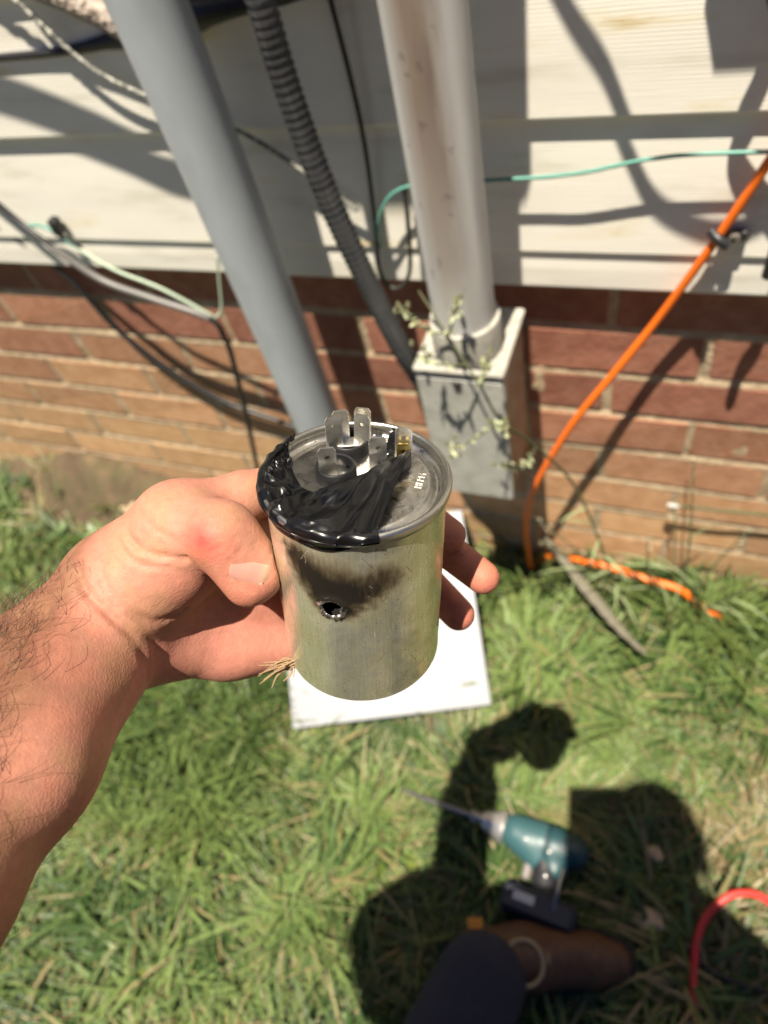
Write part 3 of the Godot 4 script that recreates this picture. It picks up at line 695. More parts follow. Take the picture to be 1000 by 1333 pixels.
func build_plants() -> void:
	var lm := leaf_mat()
	var stem := mat(lin(0.09, 0.10, 0.045), 0.7)
	# the tall weed that leans against the box and spreads its seed head in front of it
	var wd := base("tall_weed", "tall weed with yellow green seed pods leaning in front of the small box", "weed", V(0.02, 0.03, 0.09))
	var mb := MB.new()
	tube_into(mb, spline([V(0.02, 0.0, 0.09), V(-0.02, 0.14, 0.075), V(-0.075, 0.33, 0.07), V(-0.118, 0.46, 0.11), V(-0.142, 0.55, 0.155), V(-0.157, 0.60, 0.16), V(-0.19, 0.645, 0.14), V(-0.222, 0.675, 0.115)], 8), [0.0024, 0.0008], 7)
	var twigs := [[V(-0.157, 0.60, 0.16), V(-0.15, 0.625, 0.17), V(-0.148, 0.64, 0.165)], [V(-0.142, 0.55, 0.155), V(-0.128, 0.575, 0.19), V(-0.132, 0.60, 0.2)], [V(-0.142, 0.55, 0.155), V(-0.165, 0.555, 0.19), V(-0.182, 0.55, 0.2)], [V(-0.17, 0.62, 0.15), V(-0.195, 0.632, 0.165), V(-0.215, 0.635, 0.16)], [V(-0.19, 0.645, 0.14), V(-0.18, 0.67, 0.15), V(-0.175, 0.685, 0.14)], [V(-0.118, 0.46, 0.11), V(-0.12, 0.49, 0.16), V(-0.135, 0.515, 0.185)], [V(-0.19, 0.645, 0.14), V(-0.22, 0.65, 0.135), V(-0.24, 0.655, 0.12)]]
	for t in twigs: tube_into(mb, spline(t, 5), [0.0012, 0.0007], 5)
	obj("stem", mb.mesh(), stem, wd).position = -wd.position
	var lv := MB.new(); var pods := MB.new()
	for t in twigs:
		var p := spline(t, 6)
		for i in range(3, p.size()):
			for q in 2:
				var d := V(R(-1, 1), R(-0.3, 1), R(-0.5, 1)).normalized()
				var c := lin(0.10, 0.125, 0.045) if rng.randf() < 0.6 else lin(0.17, 0.18, 0.06)
				leaf_into(lv, p[i], d, V(R(-1, 1), 1, R(-1, 1)), R(0.005, 0.010), R(0.002, 0.0045), 0.3, c, 3)
		for k in 4:
			var e := p[p.size() - 1] + V(R(-0.009, 0.009), R(-0.012, 0.012), R(-0.008, 0.008))
			tube_into(pods, PackedVector3Array([e, e + V(0, 0.0022, 0), e + V(0.0003, 0.005, 0), e + V(0.0004, 0.0068, 0)]), [0.0006, 0.0024, 0.0022, 0.0005], 6, lin(0.19, 0.2, 0.06))
	for k in 9:
		var t := k / 9.0
		leaf_into(lv, V(0.02, 0.03, 0.09).lerp(V(-0.075, 0.33, 0.07), t), V(R(-1, 1), 0.4, R(0, 1)), Vector3.UP, R(0.03, 0.06), 0.004, 0.5, lin(0.055, 0.085, 0.025))
	tag(obj("leaves", lv.mesh(), lm, wd, -wd.position), "", "", "", "stuff")
	tag(obj("seed_pods", pods.mesh(), lm, wd, -wd.position), "", "", "", "stuff")
	# grass stalks standing against the right bricks
	var stalks := [[V(0.075, 0.03, 0.05), V(0.06, 0.16, 0.03), V(0.045, 0.265, 0.02), "upright grass stalk before the right bricks, leftmost and straightest"], [V(0.085, 0.03, 0.05), V(0.075, 0.2, 0.04), V(0.055, 0.36, 0.02), "tallest grass stalk before the right bricks"], [V(0.09, 0.03, 0.06), V(0.11, 0.16, 0.05), V(0.14, 0.26, 0.04), "grass stalk leaning right before the right bricks"], [V(0.1, 0.03, 0.06), V(0.15, 0.12, 0.06), V(0.2, 0.17, 0.05), "low grass stalk bending far right over the bricks"], [V(0.06, 0.02, 0.05), V(0.03, 0.13, 0.05), V(0.02, 0.2, 0.04), "short grass stalk leaning left below the pale leaf"], [V(-0.01, 0.03, 0.06), V(-0.07, 0.11, 0.05), V(-0.14, 0.16, 0.045), "grass stalk lying left towards the foot of the orange cord"], [V(0.0, 0.03, 0.07), V(-0.055, 0.14, 0.06), V(-0.13, 0.235, 0.06), "dark grass stalk slanting left behind the orange cord"]]
	for s in stalks:
		var o := base("grass_stalk", s[3], "grass stalk", s[0], "grass stalks at the wall foot")
		var b := MB.new(); tube_into(b, spline([Vector3.ZERO, s[1] - s[0], s[2] - s[0]], 6), [0.0019, 0.0009], 6)
		obj("stem", b.mesh(), stem, o)
		var l := MB.new(); var tip: Vector3 = s[2] - s[0]
		for k in 3: leaf_into(l, tip * R(0.1, 0.5), V(R(-1, 1), 0.8, R(-0.2, 0.6)), Vector3.UP, R(0.05, 0.10), 0.0035, R(0.3, 0.8), lin(0.055, 0.085, 0.025))
		for k in 7: leaf_into(l, tip * (0.85 + 0.025 * k), V(R(-1, 1), R(0, 1), R(-1, 1)), Vector3.UP, 0.006, 0.002, 0.1, lin(0.22, 0.2, 0.09), 2)
		tag(obj("leaves", l.mesh(), lm, o), "", "", "", "stuff")
	var bl := MB.new(); tube_into(bl, spline([V(0.038, 0.256, 0.018), V(0.10, 0.262, 0.02), V(0.17, 0.264, 0.018), V(0.26, 0.262, 0.02)], 5), 0.0019, 6)
	tag(obj("fallen_stalk", bl.mesh(), mat(lin(0.07, 0.09, 0.04), 0.7)), "thin green stem lying level across the right bricks", "grass stalk")
	var pl := MB.new(); leaf_into(pl, V(0.036, 0.263, 0.022), V(1, 0.02, 0.1), V(0, 0.6, 1), 0.018, 0.006, 0.1, lin(0.4, 0.4, 0.36))
	tag(obj("dry_leaf", pl.mesh(), lm), "small white dry leaf caught on the level stem at the bricks", "leaf")
	# leafy seedlings on the soil at the left
	var seedlings := [[-1.28, 0.13, "leafy weed nearest the wall at the far left of the soil mound"], [-1.2, 0.19, "broad leafy weed in front of the far left end of the soil mound"], [-1.1, 0.155, "leafy weed growing on the crest of the soil mound"], [-1.02, 0.2, "leafy weed between the soil mound and the lawn"], [-0.93, 0.15, "leafy weed beside the tan stone on the soil"], [-0.86, 0.19, "leafy weed just left of the wrist behind the brown clod"], [-1.0, 0.13, "small leafy weed tucked against the tan stone"], [-0.8, 0.23, "leafy weed half hidden behind the wrist"], [-1.14, 0.25, "leafy weed lowest down at the lawn edge left of the wrist"]]
	for s in seedlings:
		var x: float = s[0]; var z: float = s[1]
		var o := base("broadleaf_weed", s[2], "weed", V(x, soil_height(x, z) - 0.004, z), "leafy weeds by the soil mound")
		for q in 14:
			var b := MB.new()
			leaf_into(b, V(R(-0.015, 0.015), 0.005, R(-0.015, 0.015)), V(R(-1, 1), R(0.35, 1.1), R(-1, 1)), Vector3.UP, R(0.03, 0.06), R(0.012, 0.02), R(0.2, 0.8), lin(R(0.035, 0.07), R(0.075, 0.13), R(0.015, 0.028)))
			obj("leaf", b.mesh(), lm, o)

func mm_into(called: String, label: String, m: Mesh, mt: Material, xs: Array, cols: PackedColorArray) -> void:
	var mm := MultiMesh.new(); mm.transform_format = MultiMesh.TRANSFORM_3D; mm.use_colors = true; mm.mesh = m; mm.instance_count = xs.size()
	for i in xs.size():
		mm.set_instance_transform(i, xs[i]); mm.set_instance_color(i, cols[i])
	var o := MultiMeshInstance3D.new(); o.name = numbered(called); o.multimesh = mm; o.material_override = mt; add_child(o)
	tag(o, label, "grass", "", "stuff")

func build_grass() -> void:
	var lm := leaf_mat(0.5, 0.55)
	var panel := PackedVector2Array([Vector2(-0.455, 0.402), Vector2(-0.125, 0.272), Vector2(-0.26, -0.02), Vector2(-0.6, 0.12)])
	var pn := noise(91, 3.2, 3); var dry := noise(92, 4.5, 3); var tone := noise(93, 6.0, 2)
	var spots := func(n: int, seed_: int, x0: float, x1: float, z0: float, z1: float, keep: float) -> Array:
		var r := RandomNumberGenerator.new(); r.seed = seed_; var out := []
		for i in n:
			var x := r.randf_range(x0, x1); var z := r.randf_range(z0, z1)
			if Geometry2D.is_point_in_polygon(Vector2(x, z), panel): continue
			if x > -0.1 and x < 0.12 and absf(z - 0.062 - 0.12 * (x + 0.0)) < 0.02 and r.randf() < 0.8: continue
			if x > -0.12 and x < 0.03 and absf(z - 0.45) < 0.035: continue
			if x > -0.10 and x < 0.07 and absf(z - 0.59) < 0.05: continue
			if Vector2((x + 1.1) / 0.3, (z - 0.0) / 0.13).length() < 1.0 and r.randf() < 0.94: continue
			var bare := dry.get_noise_2d(x, z) + 0.6 * clampf((x - 0.03) * 5.0, -0.4, 0.8) * clampf((z - 0.1) * 6.0, 0.0, 1.0)
			if bare > keep + r.randf_range(-0.25, 0.25): continue
			out.append([x, z, r])
		return out
	for kind in 4:
		var mb := MB.new()
		var nb: int = [11, 9, 7, 8][kind]
		for k in nb:
			var a := R(0, TAU); var lean: float = [R(0.35, 1.6), R(0.8, 2.6), R(0.15, 0.9), R(0.5, 1.8)][kind]
			var len: float = [R(0.035, 0.09), R(0.05, 0.11), R(0.06, 0.13), R(0.02, 0.04)][kind]
			var w: float = [R(0.0035, 0.0075), R(0.0025, 0.005), R(0.003, 0.006), R(0.008, 0.015)][kind]
			var s := R(0.75, 1.15)
			leaf_into(mb, V(R(-0.016, 0.016), -0.004, R(-0.016, 0.016)), V(cos(a) * lean, 1.0, sin(a) * lean), V(-cos(a), 0.9, -sin(a)), len, w, R(0.2, 0.9), Color(s, s * R(0.96, 1.04), s * R(0.85, 1.1)), 4)
		var pts: Array
		match kind:
			0: pts = spots.call(8500, 1, -1.75, 0.85, 0.015, 1.05, 0.42)
			1: pts = spots.call(5200, 2, -1.75, 0.85, 0.015, 1.05, 0.5)
			2: pts = spots.call(900, 3, -0.3, 0.6, 0.0, 0.22, 0.75)
			3: pts = spots.call(2600, 4, -1.75, 0.85, 0.03, 1.05, 0.3)
		if kind == 0: pts += spots.call(5000, 5, -2.6, 1.6, 0.9, 2.4, 0.42)
		if kind == 2: pts += spots.call(420, 6, -1.0, -0.4, 0.25, 0.6, 0.5)
		var xs := []; var cols := PackedColorArray()
		for p in pts:
			var x: float = p[0]; var z: float = p[1]; var r: RandomNumberGenerator = p[2]
			if kind == 3 and pn.get_noise_2d(x + 5.0, z) < 0.12: continue
			if kind == 2 and x > -0.5 and (x < 0.12 or z > 0.09) and r.randf() < (0.95 if x < -0.1 or z > 0.05 else 0.6): continue
			var b := Basis(Vector3.UP, r.randf() * TAU) * Basis(Vector3.RIGHT, r.randf_range(-0.25, 0.25))
			var sc := r.randf_range(0.7, 1.25) * (1.0 + 0.7 * pn.get_noise_2d(x, z))
			xs.append(Transform3D(b.scaled(Vector3.ONE * sc), V(x, soil_height(x, z) - 0.002, z)))
			var t := clampf(0.52 + 1.1 * tone.get_noise_2d(x, z) + 0.6 * pn.get_noise_2d(z + 3.0, x) + r.randf_range(-0.32, 0.32), 0.0, 1.0)
			var c := Color(0.042, 0.086, 0.022).lerp(Color(0.158, 0.228, 0.066), t * t * (3.0 - 2.0 * t))
			if kind == 1 and r.randf() < 0.26: c = Color(0.30, 0.25, 0.12).lerp(Color(0.17, 0.19, 0.07), r.randf())
			elif kind < 2 and r.randf() < 0.5 * smoothstep(0.05, 0.22, x) * smoothstep(0.1, 0.25, z): c = Color(0.27, 0.215, 0.115).lerp(Color(0.16, 0.15, 0.06), r.randf())
			elif kind == 0 and r.randf() < 0.1 + 0.25 * clampf(dry.get_noise_2d(x, z) * 2.0, 0, 1): c = c.lerp(Color(0.24, 0.2, 0.09), r.randf_range(0.4, 0.9))
			elif kind == 3: c = Color(0.07, 0.14, 0.03).lerp(Color(0.15, 0.2, 0.035), t)
			cols.append(c)
		mm_into(["grass", "dry_grass", "long_grass", "clover"][kind], ["short green lawn grass", "bent green and straw coloured grass", "long coarse grass at the foot of the wall and panel", "small broad clover leaves among the lawn"][kind], mb.mesh(), lm, xs, cols)
	# straw lying flat
	var sm := MB.new(); leaf_into(sm, Vector3.ZERO, V(1, 0.06, 0), Vector3.UP, 0.045, 0.0026, 0.12, Color.WHITE, 4)
	var xs2 := []; var c2 := PackedColorArray()
	for p in spots.call(900, 9, -1.75, 0.85, 0.02, 1.0, 0.9):
		var r: RandomNumberGenerator = p[2]; var h: float = soil_height(p[0], p[1])
		xs2.append(Transform3D((Basis(Vector3.UP, r.randf() * TAU) * Basis(Vector3.BACK, r.randf_range(-0.1, 0.35))).scaled(Vector3.ONE * r.randf_range(0.5, 1.5)), V(p[0], h + r.randf_range(0.004, 0.022), p[1])))
		c2.append(Color(0.25, 0.21, 0.115).lerp(Color(0.14, 0.11, 0.055), r.randf()))
	mm_into("straw", "dry straw scattered through the lawn", sm.mesh(), lm, xs2, c2)

func build_capacitor() -> void:
	var cap := base("capacitor", "silver metal capacitor with a burn hole and black tape held in the hand", "capacitor")
	cap.transform = grip
	var RC := 0.0312; var HA := deg_to_rad(105.5); var HY := 0.054; var HR := 0.0039
	# albedo and roughness of the can: u round the can, v up
	var W_ := 1024; var H_ := 512
	var al := Image.create(W_, H_, false, Image.FORMAT_RGB8); var orm := Image.create(W_, H_, false, Image.FORMAT_RGB8)
	var n1 := noise(101, 0.012, 5); var n2 := noise(102, 0.05, 4); var n3 := noise(103, 0.16, 2); var n4 := noise(104, 0.03, 3)
	for y in H_:
		var h := (1.0 - float(y) / H_) * 88.5 - 54.0
		for x in W_:
			var s := (float(x) / W_ * 360.0 - 105.5) * 0.5445
			var k := absf(s) < 42.0
			var a := n1.get_noise_2d(x, y * 0.5); var b := n2.get_noise_2d(x * 1.4, y * 0.35); var sp := n3.get_noise_2d(x, y); var br := n2.get_noise_2d(x * 6.0, y * 0.12 + 400.0)
			var c := Color(0.93, 0.93, 0.87).lerp(Color(0.87, 0.865, 0.75), clampf(0.5 + a * 1.2 + b * 0.4 + br * 0.4, 0, 1)); c = c.darkened(0.07 * clampf(br + 0.3, 0, 1))
			var ro := 0.31 + 0.14 * a + 0.10 * b + 0.04 * br; var me := 0.84
			if sp > 0.6 and b > 0.12: c = c.lerp(Color(0.95, 0.94, 0.88), 0.6); ro = 0.6
			if sp < -0.68 and a > 0.08: c = Color(0.16, 0.13, 0.10); ro = 0.7
			if k:
				var w := 2.2 * n4.get_noise_2d(x, y)
				var p := Vector2(s + w, h + w * 0.6)
				var q1 := Geometry2D.get_closest_point_to_segment(p, Vector2(0, 4), Vector2(11.5, 19)).distance_to(p)
				var q2 := Geometry2D.get_closest_point_to_segment(p, Vector2(-2, 3), Vector2(-17, 13)).distance_to(p)
				var q3 := p.distance_to(Vector2(-1, 13))
				var q4 := p.distance_to(Vector2.ZERO)
				var soot := 1.0 * exp(-pow(q1 / 6.2, 2.0)) + 0.72 * exp(-pow(q2 / 7.5, 2.0)) + 0.5 * exp(-pow(q3 / 11.5, 2.0)) + 0.5 * exp(-pow(q4 / 5.0, 2.0))
				soot = clampf(soot * (1.0 + 0.35 * b + 0.3 * a) - 0.04, 0.0, 1.0)
				c = c.lerp(Color(0.47, 0.38, 0.24), clampf(soot * 1.5, 0, 1) * 0.75).lerp(Color(0.085, 0.07, 0.058), clampf(soot * 1.1 - 0.15, 0, 1))
				ro = lerpf(ro, 0.62, soot); me = lerpf(me, 0.3, soot)
			al.set_pixel(x, y, c); orm.set_pixel(x, y, Color(1, clampf(ro, 0.12, 1), me))
	var sr_ := RandomNumberGenerator.new(); sr_.seed = 77
	for q in 150:   # scratches, nicks and specks of the bare metal
		var px := Vector2(sr_.randf() * W_, sr_.randf() * H_); var dir := Vector2.from_angle(sr_.randf_range(0.9, 2.2) if q < 90 else sr_.randf() * TAU); var len := int(sr_.randf_range(2, 6) if q > 60 else sr_.randf_range(8, 38))
		var bright := sr_.randf() < 0.72
		for e in len:
			var p := px + dir * e + Vector2(sin(e * 0.4 + q), 0) * 0.5
			var xi := posmod(int(p.x), W_); var yi := clampi(int(p.y), 0, H_ - 1)
			var o := al.get_pixel(xi, yi)
			al.set_pixel(xi, yi, o.lerp(Color(0.97, 0.96, 0.92) if bright else Color(0.2, 0.17, 0.13), 0.75)); orm.set_pixel(xi, yi, Color(1, 0.55, 0.75 if bright else 0.5))
	var cm := mat(Color.WHITE, 1.0, 1.0); cm.albedo_texture = ImageTexture.create_from_image(al)
	var ot := ImageTexture.create_from_image(orm)
	cm.roughness_texture = ot; cm.roughness_texture_channel = BaseMaterial3D.TEXTURE_CHANNEL_GREEN
	cm.metallic_texture = ot; cm.metallic_texture_channel = BaseMaterial3D.TEXTURE_CHANNEL_BLUE
	cm.heightmap_enabled = true; cm.heightmap_texture = ntex(105, 0.02, [], 256, 4); cm.heightmap_scale = 0.012
	# the can wall, with the burnt hole cut out
	var mb := MB.new(); var SG := 288; var RW := 110; var hn := noise(106, 2.0, 2)
	for j in RW + 1:
		var y := 0.0018 + (0.0868 - 0.0018) * j / RW
		for i in SG + 1:
			var a := TAU * i / SG
			var s := wrapf(a - HA, -PI, PI) * RC; var d := Vector2(s, y - HY); var yy := y; var aa := a; var rr := RC
			var th := d.angle(); var edge := HR * (1.0 + 0.16 * hn.get_noise_2d(cos(th), sin(th)) + 0.05 * sin(th * 5.0))
			if d.length() < edge and d.length() > edge - 0.0013:
				d = d.normalized() * edge; aa = HA + d.x / RC; yy = HY + d.y
			if d.length() < 0.013: rr += 0.0009 * exp(-pow((d.length() - edge) / 0.0018, 2.0)) - 0.0007 * exp(-pow(d.length() / 0.009, 2.0))
			rr += 0.00012 * hn.get_noise_2d(a * 1.5, y * 40.0)
			mb.vert(V(rr * cos(aa), yy, rr * sin(aa)), V(cos(aa), 0, sin(aa)), Vector2(aa / TAU, 1.0 - yy / 0.0885))
	for j in RW:
		for i in SG:
			var q := j * (SG + 1) + i; var inside := 0
			for o in [q, q + 1, q + SG + 2, q + SG + 1]:
				var p := mb.v[o]; var d := Vector2(wrapf(atan2(p.z, p.x) - HA, -PI, PI) * RC, p.y - HY)
				var th := d.angle(); var edge := HR * (1.0 + 0.16 * hn.get_noise_2d(cos(th), sin(th)) + 0.05 * sin(th * 5.0))
				if d.length() < edge * 1.001: inside += 1
			if inside < 4: mb.quad(q, q + 1, q + SG + 2, q + SG + 1)
	var hard := mb.n.duplicate(); mb.smooth()
	for j in RW + 1:   # the seam keeps the round normal
		for i in [0, SG]: mb.n[j * (SG + 1) + i] = hard[j * (SG + 1) + i]
	obj("can", mb.mesh(), cm, cap)
	var plain := mat(lin(0.66, 0.64, 0.57), 0.34, 1.0); plain.albedo_texture = ntex(107, 0.02, [[0.0, g(0.8)], [1.0, g(1.0)]], 256, 4); plain.uv1_scale = V(2, 60, 1)
	plain.heightmap_enabled = true; plain.heightmap_texture = ntex(108, 0.03, []); plain.heightmap_scale = 0.01
	obj("bottom", lathe([Vector2(0.0001, 0.0006), Vector2(0.0285, 0.0003), Vector2(0.0302, 0.0005), Vector2(0.0309, 0.0011), Vector2(RC, 0.0019)], 96), plain, cap)
	obj("core", lathe([Vector2(0.0001, 0.082), Vector2(0.0268, 0.082), Vector2(0.0268, 0.004), Vector2(0.0001, 0.004)], 48), mat(lin(0.006, 0.005, 0.005), 0.9), cap)
	# torn bright lip of the hole
	var lip := MB.new(); var lr := RandomNumberGenerator.new(); lr.seed = 3
	for i in 46:
		var th := TAU * i / 46.0; var edge := HR * (1.0 + 0.16 * hn.get_noise_2d(cos(th), sin(th)) + 0.05 * sin(th * 5.0))
		var bright := clampf(0.55 - 0.9 * sin(th - 0.5), 0.1, 1.0)
		for k in 3:
			var r: float = edge + [0.0011, 0.0002, -0.0006][k] * (0.5 + lr.randf()) ; var out: float = [0.0003, 0.0013, 0.0003][k] * lr.randf_range(0.5, 1.4) * bright
			var a: float = HA + r * cos(th) / RC
			lip.vert(V((RC + out) * cos(a), HY + r * sin(th), (RC + out) * sin(a)), V(cos(a), 0, sin(a)))
	for i in 46:
		for k in 2: lip.quad(i * 3 + k, i * 3 + k + 1, ((i + 1) % 46) * 3 + k + 1, ((i + 1) % 46) * 3 + k)
	lip.smooth()
	obj("torn_rim", lip.mesh(), mat(lin(0.8, 0.78, 0.74), 0.35, 1.0), cap)
	# rolled seam and recessed lid
	obj("rim", lathe([Vector2(RC, 0.0846), Vector2(0.0316, 0.0842), Vector2(0.0325, 0.0846), Vector2(0.0329, 0.0856), Vector2(0.0329, 0.0870), Vector2(0.0325, 0.0881), Vector2(0.0317, 0.0886), Vector2(0.0310, 0.0884), Vector2(0.0305, 0.0876), Vector2(0.0303, 0.0862)], 128), plain, cap)
	var lidm := mat(Color.WHITE, 0.34, 1.0)
	lidm.albedo_texture = ntex(109, 0.014, [[0.0, lin(0.42, 0.40, 0.37)], [0.5, lin(0.55, 0.53, 0.49)], [1.0, lin(0.66, 0.64, 0.6)]], 512, 5); lidm.uv1_triplanar = true; lidm.uv1_scale = Vector3.ONE * 14.0
	lidm.roughness_texture = ntex(110, 0.03, [[0.0, g(0.55)], [0.6, g(0.95)], [1.0, g(1.0)]], 256, 4)
	lidm.heightmap_enabled = true; lidm.heightmap_texture = ntex(111, 0.06, [], 256, 4); lidm.heightmap_scale = 0.012
	obj("lid", lathe([Vector2(0.0303, 0.0862), Vector2(0.0299, 0.0848), Vector2(0.0288, 0.0839), Vector2(0.0276, 0.0838), Vector2(0.0268, 0.0843), Vector2(0.0258, 0.0850), Vector2(0.0246, 0.0851), Vector2(0.0001, 0.0850)], 96), lidm, cap)
	# stamped letters
	var tm := TextMesh.new(); var sf := SystemFont.new(); sf.font_names = PackedStringArray(["Droid Sans"]); tm.font = sf; tm.text = "HERM"; tm.font_size = 32; tm.pixel_size = 0.0001; tm.depth = 0.0004
	var tx := obj("stamped_letters", tm, mat(lin(0.5, 0.48, 0.45), 0.42, 1.0), cap)
	var xd := V(2.3, 0, -8.9).normalized()
	tx.transform = Transform3D(Basis(xd, Vector3.UP.cross(xd), Vector3.UP), V(0.0222, 0.08515, 0.0))
	# plastic cups
	var cup := mat(lin(0.006, 0.006, 0.007), 0.5)
	var cups := [[V(-0.0068, 0.0849, -0.0028), 1.0], [V(-0.003, 0.0849, -0.0185), 1.05], [V(0.0125, 0.0849, -0.0095), 0.95]]
	for k in 3:
		var s: float = cups[k][1]
		var cu := obj("terminal_cup", lathe([Vector2(0.0072 * s, 0.0), Vector2(0.0070 * s, 0.0048), Vector2(0.0066 * s, 0.0052), Vector2(0.0058 * s, 0.0050), Vector2(0.0056 * s, 0.0009), Vector2(0.0001, 0.0008)], 40), cup, cap, cups[k][0])
		obj("solder", lathe([Vector2(0.0056 * s, 0.0010), Vector2(0.004, 0.0016), Vector2(0.0001, 0.0019)], 24), lidm, cu)
	var tabm := mat(lin(0.88, 0.86, 0.79), 0.36, 1.0); tabm.albedo_texture = ntex(112, 0.02, [[0.0, g(0.85)], [0.6, g(1.0)], [1.0, g(0.95)]]); tabm.uv1_triplanar = true; tabm.uv1_scale = Vector3.ONE * 40.0
	var brass := mat(lin(0.55, 0.42, 0.14), 0.35, 1.0)
	var tab := plate(PackedVector2Array([Vector2(-0.0030, 0), Vector2(0.0030, 0), Vector2(0.0030, 0.0118), Vector2(0.0021, 0.0132), Vector2(-0.0021, 0.0132), Vector2(-0.0030, 0.0118)]), Vector2(0, 0.0092), 0.0009, 0.0008)
	for t in [[V(-0.0093, 0.0858, -0.0008), 0.15, 0.05], [V(-0.0078, 0.0868, -0.0168), 0.3, -0.04], [V(-0.0058, 0.0868, -0.0216), 0.25, 0.03], [V(0.0019, 0.0868, -0.0175), -0.35, -0.06], [V(0.0022, 0.0868, -0.0228), -0.2, 0.02], [V(0.0076, 0.0862, -0.0055), 0.1, 0.02], [V(0.0165, 0.0865, -0.0108), -0.05, 0.03]]:
		var o := obj("tab", tab, tabm, cap, t[0]); o.rotation = V(t[2], t[1], 0)
	var ob := obj("bridge", boxm(V(0.0075, 0.0007, 0.0055), 0.0002), tabm, cap, V(-0.0035, 0.0878, -0.0192)); ob.rotation.y = 0.1
	var bt := obj("brass_tab", tab, brass, cap, V(0.0163, 0.0848, -0.0088)); bt.scale = V(0.75, 0.72, 1.0); bt.set_meta("label", "small brass tab in front of the right tab")
	# black tape, wrapped over the rim and drawn across the lid
	var inner := [[0.0, -25.5, -18.5, 0.1], [0.1, -23.3, -12.0, -1.4], [0.2, -22.6, -7.0, -2.9], [0.33, -19.0, 3.0, -3.0], [0.43, -13.2, 6.6, -2.8], [0.5, -11.4, 6.0, -1.2], [0.6, -5.0, 5.6, 0.2], [0.75, 4.5, 0.4, 1.6], [0.9, 14.6, -5.0, 3.8], [1.0, 19.4, -7.6, 4.6]]
	var tp := MB.new(); var NS := 150; var NW := 44; var tn := noise(121, 0.5, 1); var tn2 := noise(122, 0.5, 1)
	for i in NS + 1:
		var s := float(i) / NS; var q := 0
		while q < inner.size() - 2 and inner[q + 1][0] < s: q += 1
		var t: float = smoothstep(0.0, 1.0, (s - inner[q][0]) / (inner[q + 1][0] - inner[q][0])) * 0.4 + 0.6 * (s - inner[q][0]) / (inner[q + 1][0] - inner[q][0])
		var ip := V(lerpf(inner[q][1], inner[q + 1][1], t), lerpf(inner[q][3], inner[q + 1][3], t), lerpf(inner[q][2], inner[q + 1][2], t)) * 0.001 + V(0, 0.0885, 0)
		ip += V(1, 0, 0.4) * 0.0006 * tn.get_noise_2d(s * 22.0, 9.0)
		var a := deg_to_rad(lerpf(223.0, 75.5, s)); var d := V(cos(a), 0, sin(a))
		for j in NW + 1:
			var w := float(j) / NW; var p: Vector3
			var low := 0.0806 + 0.0012 * tn.get_noise_2d(s * 7.0, 3.0) + 0.004 * pow(absf(s - 0.45) * 2.0, 6.0)
			if w < 0.14: p = d * lerpf(0.03150, 0.03365, smoothstep(0.35, 0.95, w / 0.14)) + V(0, lerpf(low, 0.0862, w / 0.14), 0)
			elif w < 0.28:
				var k := (w - 0.14) / 0.14; p = d * lerpf(0.03365, 0.0306, k * k) + V(0, 0.0862 + 0.0033 * sin(k * PI * 0.5), 0)
			else:
				var k := (w - 0.28) / 0.72; var r0 := d * 0.0306 + V(0, 0.0895, 0)
				p = r0.lerp(ip, k)
				var sag := (0.0030 * (1.0 - smoothstep(0.42, 0.62, s)) + 0.0008) * sin(minf(k * 1.6, 1.0) * PI * 0.5) * (1.0 - k * 0.85)
				p.y -= sag
				if s < 0.5: p.y = maxf(p.y, 0.0853)
				var amp := sin(PI * clampf(k * 0.8 + 0.2, 0, 1))
				var rg := tn.get_noise_2d(s * 13.0 + k * 1.2, k * 1.6); var rg2 := tn2.get_noise_2d(s * 20.0 + 2.0 * rg, k * 2.4 + 7.0)
				p.y += amp * (0.0030 * (1.0 - 2.4 * absf(rg)) * (1.2 - s * 0.75) + 0.0011 * (0.4 - absf(rg2) * 1.6) * (1.15 - s * 0.8))
				if s > 0.6: p.y -= 0.0022 * exp(-pow((k - 0.5) / 0.2, 2.0)) * sin((s - 0.6) * 7.5) * 0.8
				p.y = maxf(p.y, 0.0853)
			if w <= 0.28: p += (d * 0.6 + V(0, 0.6, 0)) * 0.0008 * (0.5 - absf(tn.get_noise_2d(s * 13.0, w * 5.0)) * 2.0) * smoothstep(0.03, 0.2, w)
			tp.vert(p, Vector3.UP, Vector2(s * 4.0, w))
	for i in NS:
		for j in NW: tp.quad(i * (NW + 1) + j, i * (NW + 1) + j + 1, (i + 1) * (NW + 1) + j + 1, (i + 1) * (NW + 1) + j)
	tp.smooth()
	var tmat := mat(lin(0.004, 0.004, 0.0045), 0.26); tmat.metallic_specular = 0.45 
	
	obj("tape", tp.mesh(), tmat, cap)
	var sc := MB.new()
	for i in 9:
		var t := i / 8.0
		for k in 3: sc.vert(V(0.0115 + 0.0022 * (k - 1) + 0.003 * t, 0.0868 + 0.0075 * t, -0.0135 - 0.004 * t + 0.0012 * sin(t * 5.0 + k)), Vector3.UP)
	for i in 8:
		for k in 2: sc.quad(i * 3 + k, i * 3 + k + 1, i * 3 + k + 4, i * 3 + k + 3)
	sc.smooth(); obj("tape_scrap", sc.mesh(), tmat, cap)
	# bits of dry grass stuck to the foot of the can
	var sw := base("dry_grass_tuft", "tuft of dry brown grass stuck to the bottom left of the capacitor", "dry grass")
	sw.transform = grip; var sr := MB.new()
	var fr := RandomNumberGenerator.new(); fr.seed = 12
